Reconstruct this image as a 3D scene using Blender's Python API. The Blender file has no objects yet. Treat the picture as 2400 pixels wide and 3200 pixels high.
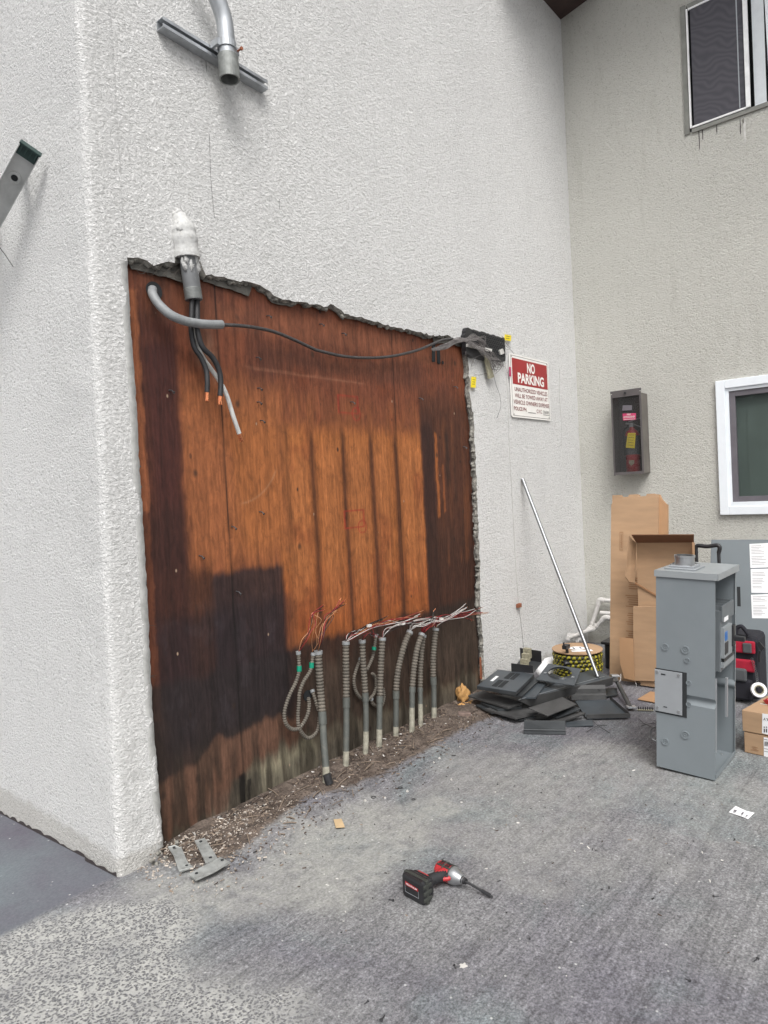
import bpy, bmesh, math, random
import numpy as np
from mathutils import Vector, Matrix

random.seed(7)
RNG = np.random.default_rng(11)
S = bpy.context.scene
COL = S.collection

# ------------------------------------------------------------------ camera
YAW, PITCH, ROLL, FPX = math.radians(50.18), math.radians(-1.69), math.radians(-3.0), 2120.6
CAM = Vector((-5.496, -2.394, 1.37))
_f = Vector((math.sin(YAW)*math.cos(PITCH), math.cos(YAW)*math.cos(PITCH), math.sin(PITCH)))
_r = Vector((math.cos(YAW), -math.sin(YAW), 0))
_u = _r.cross(_f)
RT = _r*math.cos(ROLL) + _u*math.sin(ROLL)
UP = -_r*math.sin(ROLL) + _u*math.cos(ROLL)
FW = _f
cam = bpy.data.cameras.new("camera")
camo = bpy.data.objects.new("camera", cam)
COL.objects.link(camo)
M = Matrix((RT, UP, -FW)).transposed().to_4x4()
M.translation = CAM
camo.matrix_world = M
cam.sensor_fit = 'VERTICAL'
cam.sensor_height = 36
cam.lens = 36*FPX/3200
cam.clip_end = 500
S.camera = camo

# ------------------------------------------------------------------ light
SUN_EL, SUN_AZ = 60, 0
sd = Vector((-0.42, -0.44, 0.80)).normalized()       # towards the sun
w = bpy.data.worlds.new("World")
S.world = w
w.use_nodes = True
nt = w.node_tree
bg = nt.nodes['Background']
sky = nt.nodes.new('ShaderNodeTexSky')
sky.sky_type = 'NISHITA'
sky.sun_disc = False
sky.sun_elevation = math.asin(sd.z)
sky.sun_rotation = math.atan2(sd.x, sd.y)
sky.dust_density = 4
sky.ozone_density = 1
hs = nt.nodes.new('ShaderNodeHueSaturation')
hs.inputs['Saturation'].default_value = 0.12
nt.links.new(sky.outputs[0], hs.inputs['Color'])
nt.links.new(hs.outputs[0], bg.inputs[0])
bg.inputs[1].default_value = 0.125
sl = bpy.data.lights.new("sun", 'SUN')
sl.energy = 1.45
sl.angle = math.radians(30)
sl.color = (1, .975, .94)
so = bpy.data.objects.new("sun", sl)
COL.objects.link(so)
so.rotation_euler = sd.to_track_quat('Z', 'Y').to_euler()
S.view_settings.view_transform = 'Standard'
S.view_settings.look = 'None'
S.view_settings.exposure = 0.63
S.view_settings.gamma = 1

# ------------------------------------------------------------------ measuring helpers: a line of sight of the
# photo met with a real plane of the place gives the real position of a point on that plane
def ray(px, py):
    return FW + RT*((px-1200)/FPX) - UP*((py-1600)/FPX)
def onplane(px, py, ax, val):
    d = ray(px, py)
    return CAM + d*((val-CAM[ax])/d[ax])
def W(px, py, y=0.0): return onplane(px, py, 1, y)      # front wall
def R(px, py, x=0.0): return onplane(px, py, 0, x)      # right wall
def G(px, py, z=0.0): return onplane(px, py, 2, z)      # ground
def conv(x0, y0, s):
    return lambda x, y: (x0+x*s, y0+y*s)
KD = 2400/1659
cD = conv(0, 0, KD)
c1 = conv(350, 750, 650/1659)
cT = conv(1250, 950, 550/1659)
c4 = conv(850, 1800, 700/1659)
c5 = conv(1450, 1900, 600/1659)
c6 = conv(1850, 1150, 550/1659)
c7 = conv(1850, 1650, 550/1431)
c8 = conv(2220, 1900, 180/796)
cP = conv(1680, 1750, 320/1659)
cS = conv(350, 2350, 800/1659)
cL = conv(0, 400, 200/922)
cA = conv(0, 0, 900/1659)
cN = conv(1570, 1080, 170/1446)
cX = conv(1900, 1500, 300/1475)
cU = conv(2050, 0, 350/1659)
c9 = conv(850, 2250, 700/1659)

# ------------------------------------------------------------------ colour + materials
def lin(c):
    return tuple(((v/255)/12.92 if v/255 <= .04045 else (((v/255)+.055)/1.055)**2.4) for v in c)
def rgba(c): return (c[0], c[1], c[2], 1)
def newmat(name):
    m = bpy.data.materials.new(name)
    m.use_nodes = True
    return m, m.node_tree, m.node_tree.nodes['Principled BSDF']
def N(nt, t, **kw):
    n = nt.nodes.new(t)
    for k, v in kw.items():
        if k in n.inputs: n.inputs[k].default_value = v
        else: setattr(n, k, v)
    return n
def mixc(nt, fac, a, b, mode='MIX'):
    n = nt.nodes.new('ShaderNodeMix'); n.data_type = 'RGBA'; n.blend_type = mode
    for inp, v in ((n.inputs[0], fac), (n.inputs[6], a), (n.inputs[7], b)):
        if hasattr(v, 'links'): nt.links.new(v, inp)
        elif isinstance(v, (int, float)): inp.default_value = v
        else: inp.default_value = rgba(v)
    return n.outputs[2]
def ramp(nt, fac, *st):
    n = nt.nodes.new('ShaderNodeValToRGB'); cr = n.color_ramp
    while len(cr.elements) < len(st): cr.elements.new(.5)
    for e, (p, c) in zip(cr.elements, st):
        e.position = p; e.color = (c, c, c, 1) if isinstance(c, (int, float)) else rgba(c)
    nt.links.new(fac, n.inputs[0])
    return n.outputs[0]
def coords(nt, scale=(1, 1, 1), kind='Object'):
    tc = nt.nodes.new('ShaderNodeTexCoord'); mp = nt.nodes.new('ShaderNodeMapping')
    mp.inputs['Scale'].default_value = scale
    nt.links.new(tc.outputs[kind], mp.inputs[0])
    return mp.outputs[0]
def noise(nt, vec, scale, detail=4, rough=.5, dist=0):
    n = N(nt, 'ShaderNodeTexNoise'); n.inputs['Scale'].default_value = scale
    n.inputs['Detail'].default_value = detail; n.inputs['Roughness'].default_value = rough
    n.inputs['Distortion'].default_value = dist
    nt.links.new(vec, n.inputs['Vector'])
    return n.outputs['Fac']
def bump(nt, bsdf, h, strength, dist=.005):
    b = nt.nodes.new('ShaderNodeBump')
    b.inputs['Strength'].default_value = strength; b.inputs['Distance'].default_value = dist
    nt.links.new(h, b.inputs['Height']); nt.links.new(b.outputs[0], bsdf.inputs['Normal'])
_mc = {}
def mat(name, col, rough=.6, metal=0, var=.12, vs=12, dirt=0, dirtcol=(.05, .04, .03), bs=0, bst=.2, coat=0, stretch=(1, 1, 1)):
    if name in _mc: return _mc[name]
    m, nt, b = newmat(name)
    v = coords(nt, stretch)
    n1 = noise(nt, v, vs, 6, .6)
    fac = ramp(nt, n1, (.3, 0.), (.7, 1.))
    lo = tuple(c*(1-var) for c in col); hi = tuple(min(1, c*(1+var)) for c in col)
    c = mixc(nt, fac, lo, hi)
    if dirt:
        n2 = noise(nt, v, vs*.6, 8, .7, 1)
        c = mixc(nt, ramp(nt, n2, (.5, 0.), (.72, float(dirt))), c, dirtcol)
    nt.links.new(c, b.inputs['Base Color'])
    rr = ramp(nt, n1, (.2, max(0, rough-.1)), (.8, min(1, rough+.1)))
    nt.links.new(rr, b.inputs['Roughness'])
    b.inputs['Metallic'].default_value = metal
    if bs: bump(nt, b, noise(nt, v, bs, 5), bst, .003)
    if coat: b.inputs['Coat Weight'].default_value = coat
    _mc[name] = m
    return m

def stucco_mat(name, col, dirtcol, edge=.10):
    m, nt, b = newmat(name)
    v = coords(nt)
    # sprayed knock-down texture: short raised flecks
    wv = nt.nodes.new('ShaderNodeMapping'); wv.inputs['Scale'].default_value = (1, 1, 1.25)
    nt.links.new(v, wv.inputs[0])
    a = noise(nt, wv.outputs[0], 88, 5, .68, .15)
    a2 = noise(nt, wv.outputs[0], 38, 4, .6, .3)
    fl = ramp(nt, a, (.36, 0.), (.60, 1.))
    f2 = ramp(nt, a2, (.3, 0.), (.7, .7))
    add = N(nt, 'ShaderNodeMath', operation='ADD')
    nt.links.new(fl, add.inputs[0]); nt.links.new(f2, add.inputs[1])
    bump(nt, b, add.outputs[0], 1.0, .0048)
    big = noise(nt, v, 1.1, 5, .6)
    c = mixc(nt, ramp(nt, big, (.35, 0.), (.75, 1.)), tuple(x*.93 for x in col), col)
    # shade of the texture's hollows painted in, using the dirt colour
    pit = ramp(nt, a, (.33, .75), (.45, 0.))
    c = mixc(nt, pit, c, dirtcol)
    st = noise(nt, coords(nt, (5, 5, .7)), 2.2, 6, .6)
    c = mixc(nt, ramp(nt, st, (.55, 0.), (.85, edge)), c, dirtcol)
    # splash-back grime on the lowest hand's breadth
    sep = nt.nodes.new('ShaderNodeSeparateXYZ'); nt.links.new(v, sep.inputs[0])
    ad = N(nt, 'ShaderNodeMath', operation='MULTIPLY_ADD')
    nt.links.new(noise(nt, v, 7, 6, .7), ad.inputs[0]); ad.inputs[1].default_value = -.11
    nt.links.new(sep.outputs['Z'], ad.inputs[2])
    c = mixc(nt, ramp(nt, ad.outputs[0], (0., .35), (.03, 0.)), c, (.34, .31, .25))
    nt.links.new(c, b.inputs['Base Color'])
    b.inputs['Roughness'].default_value = .85
    b.inputs['Specular IOR Level'].default_value = .25
    return m
M_ST = stucco_mat('white_stucco', (.84, .835, .822), (.40, .40, .38))
M_ST2 = stucco_mat('shade_tinted_stucco', (.66, .65, .60), (.36, .35, .30), .35)  # darker beige puts the wing's shadow tint into the colour
M_BROKEN = mat('broken_mortar', (.24, .23, .205), .95, var=.6, vs=45, dirt=1., dirtcol=(.04, .04, .035), bs=60, bst=1)
M_PAPER_AND_SHADE = mat('paper_and_gap_shade', (.10, .095, .085), .9, var=.5, vs=15, dirt=.5, dirtcol=(.22, .20, .17), bs=25, bst=.6)
M_DARKWOOD = mat('dark_eave_wood', (.055, .035, .03), .8, var=.3)
M_LATH = mat('lath_wire', (.10, .09, .08), .6, 1)
M_GALV = mat('galvanised_steel', (.46, .48, .50), .42, .6, var=.18, vs=22, dirt=.35, dirtcol=(.2, .2, .2), stretch=(1, 1, .4))
M_GALVD = mat('weathered_galvanised_steel', (.25, .26, .25), .6, .5, var=.3, vs=30, dirt=.5, dirtcol=(.10, .09, .08))
M_CHROME = mat('bright_steel_tube', (.30, .31, .32), .42, 1, var=.15, vs=40)
M_ALU = mat('ladder_aluminium', (.56, .565, .55), .5, .1, var=.15, vs=10, dirt=.3, dirtcol=(.12, .13, .11))
M_GREENP = mat('green_plastic', (.02, .045, .04), .45, var=.2)
M_BLACKP = mat('black_plastic', (.018, .018, .02), .4, var=.2)
M_BLACKR = mat('black_rubber', (.02, .02, .022), .6, var=.3, vs=40)
M_CABLE = mat('grey_black_cable', (.05, .047, .047), .5, var=.35, vs=60, dirt=.4, dirtcol=(.14, .12, .11))
M_WCAB = mat('scuffed_white_cable', (.55, .55, .53), .55, var=.2, vs=60, dirt=.9, dirtcol=(.10, .10, .10), stretch=(1, 1, .2))
M_COPPER = mat('bare_copper', (.80, .32, .16), .3, 1, var=.15, vs=60)
M_SLEEVE = mat('grey_plastic_pipe', (.24, .25, .255), .5, var=.15, vs=25, dirt=.35, dirtcol=(.10, .10, .10))
M_CONDP = mat('paint_blotched_conduit', (.15, .155, .16), .6, .1, var=.25, vs=9, dirt=1., dirtcol=(.55, .55, .54))
M_FLEX = mat('dusty_corrugated_conduit', (.125, .110, .090), .75, var=.25, vs=20, dirt=.6, dirtcol=(.26, .22, .18))
M_RIGID = mat('grey_green_riser_pipe', (.088, .094, .086), .6, var=.2, vs=14, dirt=.45, dirtcol=(.25, .23, .18))
M_CRUST = mat('cement_crusted_pipe_foot', (.30, .285, .23), .9, var=.35, vs=30, dirt=1., dirtcol=(.14, .12, .09), bs=120, bst=.8)
M_TAPE = mat('green_tape', (.0, .22, .13), .5)
M_WR = mat('red_wire', (.25, .015, .02), .45); M_WK = mat('black_wire', (.012, .012, .012), .45)
M_WW = mat('white_wire', (.55, .53, .51), .5); M_WO = mat('copper_tan_wire', (.42, .20, .10), .45)
M_WG = mat('grey_phone_wire', (.20, .185, .18), .6, var=.3, vs=60)
M_WHITEP = mat('white_plastic', (.62, .61, .58), .5, var=.1, dirt=.4, dirtcol=(.3, .28, .24))
M_KHAKI = mat('aged_terminal_strip', (.30, .28, .20), .6, var=.3, vs=60)
M_YEL = mat('yellow_tag', (.85, .68, .02), .5); M_PINK = mat('pink_tag', (.50, .045, .13), .5)
M_INK = mat('dark_print_and_gap_shade', (.05, .04, .04), .6); M_INKR = mat('maroon_print', (.20, .035, .035), .6)
M_SIGNW = mat('sign_white', (.86, .84, .80), .35, var=.03); M_SIGNR = mat('sign_red', (.33, .012, .014), .32, var=.1, vs=5)
M_GREY = mat('pale_grey_enamel', (.19, .215, .230), .42, var=.06, vs=3, dirt=.12, dirtcol=(.30, .31, .31), coat=.15)
M_GREYIN = mat('pale_grey_enamel_inside', (.23, .265, .285), .5, var=.05, vs=3)
M_GREYL = mat('plated_cover', (.36, .38, .40), .4, .35, var=.06, vs=6)
M_BRK = mat('breaker_grey', (.13, .145, .155), .5, var=.06)
M_BRKL = mat('breaker_light_grey', (.25, .27, .28), .5, var=.06)
M_BLUE = mat('blue_label', (.04, .16, .45), .4)
M_DEAD = mat('dark_grey_panel_paint', (.036, .040, .043), .45, var=.35, vs=7, dirt=.4, dirtcol=(.11, .105, .10))
M_DEAD2 = mat('dusty_dark_panel_paint', (.060, .060, .060), .6, var=.35, vs=9, dirt=.5, dirtcol=(.04, .04, .04))
M_SLATE = mat('slate_blue_panel_paint', (.056, .066, .075), .45, var=.2, vs=7, dirt=.3, dirtcol=(.05, .05, .05))
M_CARD = mat('brown_cardboard', (.40, .26, .155), .85, var=.12, vs=4, dirt=.25, dirtcol=(.36, .21, .11), stretch=(1, 1, 5))
M_CARD2 = mat('shaded_brown_cardboard', (.40, .235, .125), .85, var=.12, vs=5)
M_CARDE = mat('raw_cardboard_edge', (.30, .16, .08), .9)
M_PVC = mat('white_painted_pipe', (.66, .64, .62), .5, var=.1, dirt=.4, dirtcol=(.4, .38, .34))
M_RED = mat('tool_red', (.42, .03, .035), .4, var=.12, vs=25)
M_REDF = mat('red_canvas', (.36, .008, .03), .8, var=.2, vs=30, bs=250, bst=.4)
M_BLKF = mat('black_canvas', (.012, .012, .018), .85, var=.3, vs=30, bs=250, bst=.4)
M_GRYF = mat('grey_rubber_pocket', (.07, .075, .08), .7)
M_CAST = mat('cast_aluminium', (.42, .43, .44), .38, .85, var=.1, vs=30)
M_DKGRN = mat('olive_black_rubber', (.035, .038, .033), .6)
M_FOAM = mat('amber_foam', (.45, .25, .09), .75, var=.35, vs=30, bs=40, bst=.8)
M_BRICK = mat('brown_masonry', (.18, .13, .11), .9, var=.3, vs=40)
M_CHIPW = mat('white_chip', (.55, .53, .50), .8); M_CHIPB = mat('bark_brown_chip', (.07, .05, .04), .9, var=.5, vs=80)
M_CHIPT = mat('tan_chip', (.22, .17, .13), .9); M_CHIPK = mat('black_grit', (.02, .02, .02), .7)
M_STEELD = mat('dark_screw_steel', (.12, .12, .125), .4, .8)
M_BRONZE = mat('bronze_painted_sheet', (.105, .095, .095), .5, .2, var=.15, vs=8)
M_BRONZEL = mat('worn_bronze_side', (.16, .145, .13), .5, .2, var=.35, vs=6)
M_EXRED = mat('extinguisher_red', (.33, .01, .015), .3, coat=.3)
M_VINYL = mat('white_vinyl', (.80, .84, .88), .35, var=.03)
M_ALUW = mat('old_window_aluminium', (.22, .22, .20), .5, .4, var=.2)
M_WHITEB = mat('white_bar', (.86, .86, .86), .4)
M_SASH = mat('grey_sash', (.13, .12, .135), .5)
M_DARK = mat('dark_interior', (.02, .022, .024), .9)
M_BLIND = mat('green_grey_blind', (.095, .13, .115), .8, var=.2, vs=2)
M_BLINDW = mat('white_vertical_blind', (.88, .92, .95), .6, var=.06)
M_RUST = mat('rusty_strap', (.26, .09, .045), .8, var=.4, vs=30)
M_PAPERW = mat('white_paper', (.82, .82, .83), .6, var=.03)

M_BEAD = mat('grey_casing_bead', (.50, .50, .485), .8, var=.2, vs=20, dirt=.6, dirtcol=(.26, .26, .24), bs=90, bst=.5)
def ply_mat():
    m, nt, b = newmat('stained_plywood')
    at = nt.nodes.new('ShaderNodeAttribute'); at.attribute_name = 'stain'
    v = coords(nt, (1, 1, .10))
    g = noise(nt, v, 130, 6, .65, .4)
    v2 = coords(nt, (1, 1, .30))
    g2 = noise(nt, v2, 16, 5, .6, 2.2)
    wv = nt.nodes.new('ShaderNodeTexWave'); wv.wave_type = 'BANDS'; wv.bands_direction = 'X'
    wv.inputs['Scale'].default_value = 14; wv.inputs['Distortion'].default_value = 12
    wv.inputs['Detail'].default_value = 3; wv.inputs['Detail Scale'].default_value = .8
    nt.links.new(v2, wv.inputs[0])
    c = mixc(nt, 1.0, at.outputs['Color'], ramp(nt, g, (.25, .76), (.5, 1.), (.75, 1.16)), 'MULTIPLY')
    c = mixc(nt, 1.0, c, ramp(nt, g2, (.3, .72), (.7, 1.22)), 'MULTIPLY')
    c = mixc(nt, .14, c, mixc(nt, 1.0, c, ramp(nt, wv.outputs['Fac'], (.0, .6), (.6, 1.15)), 'MULTIPLY'))
    g7 = noise(nt, coords(nt, (1, 1, .02)), 26, 5, .65)
    c = mixc(nt, 1.0, c, ramp(nt, g7, (.32, .70), (.5, 1.), (.68, 1.16)), 'MULTIPLY')
    g8 = noise(nt, coords(nt, (1, 1, .5)), 34, 6, .75, .8)
    c = mixc(nt, 1.0, c, ramp(nt, g8, (.34, .74), (.5, 1.), (.66, 1.14)), 'MULTIPLY')
    for sc_, th_, cc_ in ((11., .035, (.34, .24, .17)), (9., .045, (.02, .012, .01))):
        v4 = N(nt, 'ShaderNodeTexVoronoi'); v4.inputs['Scale'].default_value = sc_
        nt.links.new(coords(nt, (1, .2, .6)), v4.inputs['Vector'])
        s4 = nt.nodes.new('ShaderNodeSeparateColor'); nt.links.new(v4.outputs['Color'], s4.inputs[0])
        f4 = N(nt, 'ShaderNodeMath', operation='MULTIPLY')
        nt.links.new(ramp(nt, v4.outputs['Distance'], (th_, .9), (th_*1.8, 0.)), f4.inputs[0]); nt.links.new(ramp(nt, s4.outputs[0], (.55, 0.), (.62, 1.)), f4.inputs[1])
        c = mixc(nt, f4.outputs[0], c, cc_)
    # small knots and nail stains
    vo = N(nt, 'ShaderNodeTexVoronoi'); vo.inputs['Scale'].default_value = 5.5
    nt.links.new(coords(nt, (1, 1, .7)), vo.inputs['Vector'])
    c = mixc(nt, ramp(nt, vo.outputs['Distance'], (.03, .75), (.09, 0.)), c, (.03, .018, .012))
    nt.links.new(c, b.inputs['Base Color'])
    b.inputs['Roughness'].default_value = .62
    b.inputs['Specular IOR Level'].default_value = .35
    ad = N(nt, 'ShaderNodeMath', operation='ADD')
    nt.links.new(g, ad.inputs[0]); nt.links.new(wv.outputs['Fac'], ad.inputs[1])
    bump(nt, b, ad.outputs[0], .35, .0015)
    return m
M_PLY = ply_mat()

def ground_mat():
    m, nt, b = newmat('weathered_concrete')
    at = nt.nodes.new('ShaderNodeAttribute'); at.attribute_name = 'masks'
    sp = nt.nodes.new('ShaderNodeSeparateColor'); nt.links.new(at.outputs['Color'], sp.inputs[0])
    agg, dirt, light = sp.outputs[0], sp.outputs[1], sp.outputs[2]
    blue = at.outputs['Alpha']
    v = coords(nt)
    big = noise(nt, v, 1.3, 6, .62, .6)
    fine = noise(nt, v, 95, 5, .75)
    mid = noise(nt, v, 17, 6, .7, .5)
    base = mixc(nt, ramp(nt, big, (.32, 0.), (.68, 1.)), (.146, .141, .162), (.228, .228, .228))
    tint = noise(nt, v, 1.6, 4, .6, .8)
    base = mixc(nt, ramp(nt, tint, (.52, 0.), (.66, .6)), base, (.165, .20, .205))
    mp = nt.nodes.new('ShaderNodeMapping'); mp.inputs['Rotation'].default_value = (0, 0, .55)
    mp.inputs['Scale'].default_value = (1, 7, 1)
    tc = nt.nodes.new('ShaderNodeTexCoord'); nt.links.new(tc.outputs['Object'], mp.inputs[0])
    stk = noise(nt, mp.outputs[0], 3.2, 6, .65, .8)
    base = mixc(nt, 1.0, base, ramp(nt, stk, (.3, .74), (.55, 1.), (.75, 1.2)), 'MULTIPLY')
    base = mixc(nt, 1.0, base, ramp(nt, fine, (.34, .52), (.5, 1.), (.66, 1.5)), 'MULTIPLY')
    base = mixc(nt, 1.0, base, ramp(nt, mid, (.3, .84), (.7, 1.16)), 'MULTIPLY')
    g5 = noise(nt, v, 46, 4, .72); base = mixc(nt, 1.0, base, ramp(nt, g5, (.34, .76), (.5, 1.), (.64, 1.20)), 'MULTIPLY')
    g6 = noise(nt, v, 150, 2, .6); base = mixc(nt, 1.0, base, ramp(nt, g6, (.42, .82), (.58, 1.15)), 'MULTIPLY')
    sm_ = nt.nodes.new('ShaderNodeMapping'); sm_.inputs['Rotation'].default_value = (0, 0, -.35); sm_.inputs['Scale'].default_value = (1.2, 22, 1)
    nt.links.new(tc.outputs['Object'], sm_.inputs[0])
    base = mixc(nt, 1.0, base, ramp(nt, noise(nt, sm_.outputs[0], 2.6, 5, .6, .5), (.36, .78), (.46, 1.), (.6, 1.), (.68, 1.14)), 'MULTIPLY')
    # light film (lime) patches
    lm = mixc(nt, 1.0, (.34, .34, .318), ramp(nt, fine, (.3, .65), (.7, 1.25)), 'MULTIPLY')
    lf = N(nt, 'ShaderNodeMath', operation='MULTIPLY')
    nt.links.new(light, lf.inputs[0]); nt.links.new(ramp(nt, mid, (.30, .25), (.6, 1.)), lf.inputs[1])
    base = mixc(nt, lf.outputs[0], base, lm)
    # exposed pebbles
    wn = noise(nt, v, 30, 3, .5)
    vo = N(nt, 'ShaderNodeTexVoronoi'); vo.inputs['Scale'].default_value = 112; vo.inputs['Randomness'].default_value = 1
    dm = nt.nodes.new('ShaderNodeVectorMath'); dm.operation = 'ADD'
    sc = nt.nodes.new('ShaderNodeVectorMath'); sc.operation = 'SCALE'; sc.inputs['Scale'].default_value = .02
    nz = N(nt, 'ShaderNodeTexNoise'); nz.inputs['Scale'].default_value = 45; nt.links.new(v, nz.inputs['Vector'])
    nt.links.new(nz.outputs['Color'], sc.inputs[0]); nt.links.new(v, dm.inputs[0]); nt.links.new(sc.outputs[0], dm.inputs[1])
    nt.links.new(dm.outputs[0], vo.inputs['Vector'])
    peb = ramp(nt, vo.outputs['Distance'], (.26, 0.), (.60, 1.))
    pc = mixc(nt, vo.outputs['Color'], (.085, .085, .09), (.18, .18, .19))
    cem = mixc(nt, ramp(nt, mid, (.3, 0.), (.7, 1.)), (.29, .29, .285), (.45, .445, .42))
    aggc = mixc(nt, peb, pc, cem)
    am = N(nt, 'ShaderNodeMath', operation='MULTIPLY')
    nt.links.new(agg, am.inputs[0]); nt.links.new(ramp(nt, noise(nt, v, 4, 5, .6), (.28, .35), (.5, 1.)), am.inputs[1])
    base = mixc(nt, am.outputs[0], base, aggc)
    # smooth painted strip
    bl = mixc(nt, ramp(nt, big, (.35, 0.), (.65, 1.)), (.115, .107, .130), (.145, .165, .178))
    bl = mixc(nt, 1.0, bl, ramp(nt, fine, (.3, .8), (.7, 1.2)), 'MULTIPLY')
    base = mixc(nt, blue, base, bl)
    # dirt
    dc = mixc(nt, ramp(nt, mid, (.3, 0.), (.65, 1.)), (.040, .030, .024), (.145, .115, .096))
    dc = mixc(nt, 1.0, dc, ramp(nt, fine, (.3, .5), (.7, 1.7)), 'MULTIPLY')
    df = N(nt, 'ShaderNodeMath', operation='MULTIPLY_ADD', use_clamp=True)
    nt.links.new(dirt, df.inputs[0]); df.inputs[1].default_value = 2.0
    nt.links.new(ramp(nt, noise(nt, v, 9, 7, .75), (.3, -.0), (.7, 1.)), df.inputs[2])
    sb = N(nt, 'ShaderNodeMath', operation='SUBTRACT', use_clamp=True); sb.inputs[1].default_value = .95
    nt.links.new(df.outputs[0], sb.inputs[0])
    df2 = N(nt, 'ShaderNodeMath', operation='MULTIPLY_ADD', use_clamp=True)
    nm = ramp(nt, noise(nt, v, 9, 7, .75), (.3, 0.), (.7, 1.))
    nt.links.new(dirt, df2.inputs[0]); df2.inputs[1].default_value = 2.2
    mm = N(nt, 'ShaderNodeMath', operation='MULTIPLY'); mm.inputs[1].default_value = -1.
    nt.links.new(nm, mm.inputs[0]); nt.links.new(mm.outputs[0], df2.inputs[2])
    base = mixc(nt, df2.outputs[0], base, dc)
    # scattered pale and dark flecks
    v3 = N(nt, 'ShaderNodeTexVoronoi'); v3.inputs['Scale'].default_value = 26; nt.links.new(v, v3.inputs['Vector'])
    sc3 = nt.nodes.new('ShaderNodeSeparateColor'); nt.links.new(v3.outputs['Color'], sc3.inputs[0])
    fk = N(nt, 'ShaderNodeMath', operation='MULTIPLY')
    nt.links.new(ramp(nt, v3.outputs['Distance'], (.06, .8), (.12, 0.)), fk.inputs[0])
    nt.links.new(ramp(nt, sc3.outputs[0], (.6, 0.), (.75, 1.)), fk.inputs[1])
    base = mixc(nt, fk.outputs[0], base, (.55, .55, .54))
    nt.links.new(base, b.inputs['Base Color'])
    b.inputs['Roughness'].default_value = .85
    b.inputs['Specular IOR Level'].default_value = .3
    h = N(nt, 'ShaderNodeMath', operation='MULTIPLY_ADD'); h.inputs[1].default_value = .5
    nt.links.new(fine, h.inputs[0]); nt.links.new(mid, h.inputs[2])
    h2 = N(nt, 'ShaderNodeMath', operation='MULTIPLY'); nt.links.new(peb, h2.inputs[0]); nt.links.new(agg, h2.inputs[1])
    h3 = N(nt, 'ShaderNodeMath', operation='MULTIPLY_ADD'); h3.inputs[1].default_value = .8
    nt.links.new(h2.outputs[0], h3.inputs[0]); nt.links.new(h.outputs[0], h3.inputs[2])
    bump(nt, b, h3.outputs[0], .75, .004)
    return m
M_GROUND = ground_mat()

def glass_mat(name, tint=(.9, .95, .93), rough=.02, alpha=.35):
    m, nt, b = newmat(name)
    b.inputs['Base Color'].default_value = rgba(tint)
    b.inputs['Roughness'].default_value = rough
    b.inputs['IOR'].default_value = 1.5
    b.inputs['Alpha'].default_value = alpha
    b.inputs['Specular IOR Level'].default_value = .6
    return m
M_GLASS = glass_mat('window_glass', (.03, .035, .035), .03, .12)
M_PLEXI = glass_mat('smoked_clear_cover', (.05, .05, .05), .12, .28)

def screen_mat():
    m, nt, b = newmat('insect_screen')
    v = coords(nt)
    wv = nt.nodes.new('ShaderNodeTexWave'); wv.inputs['Scale'].default_value = 7
    wv.wave_type = 'RINGS'
    wv.inputs['Distortion'].default_value = 14; wv.inputs['Detail'].default_value = 1.5; wv.inputs['Detail Scale'].default_value = .9
    nt.links.new(v, wv.inputs[0])
    c = mixc(nt, ramp(nt, wv.outputs['Fac'], (.0, 0.), (1., 1.)), (.068, .066, .078), (.088, .085, .098))
    nt.links.new(c, b.inputs['Base Color']); b.inputs['Roughness'].default_value = .9
    return m
M_SCREEN = screen_mat()

def rope_mat():
    m, nt, b = newmat('yellow_black_rope')
    tc = nt.nodes.new('ShaderNodeTexCoord')
    vo = N(nt, 'ShaderNodeTexVoronoi'); vo.inputs['Scale'].default_value = 1
    mp = nt.nodes.new('ShaderNodeMapping'); mp.inputs['Scale'].default_value = (1, 1, 1)
    at = nt.nodes.new('ShaderNodeAttribute'); at.attribute_name = 'strand'
    nt.links.new(mixc(nt, ramp(nt, at.outputs['Fac'], (.5, 0.), (.54, 1.)), (.018, .018, .012), (.36, .32, .025)), b.inputs['Base Color'])
    b.inputs['Roughness'].default_value = .6
    return m
M_ROPE = rope_mat()

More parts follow.
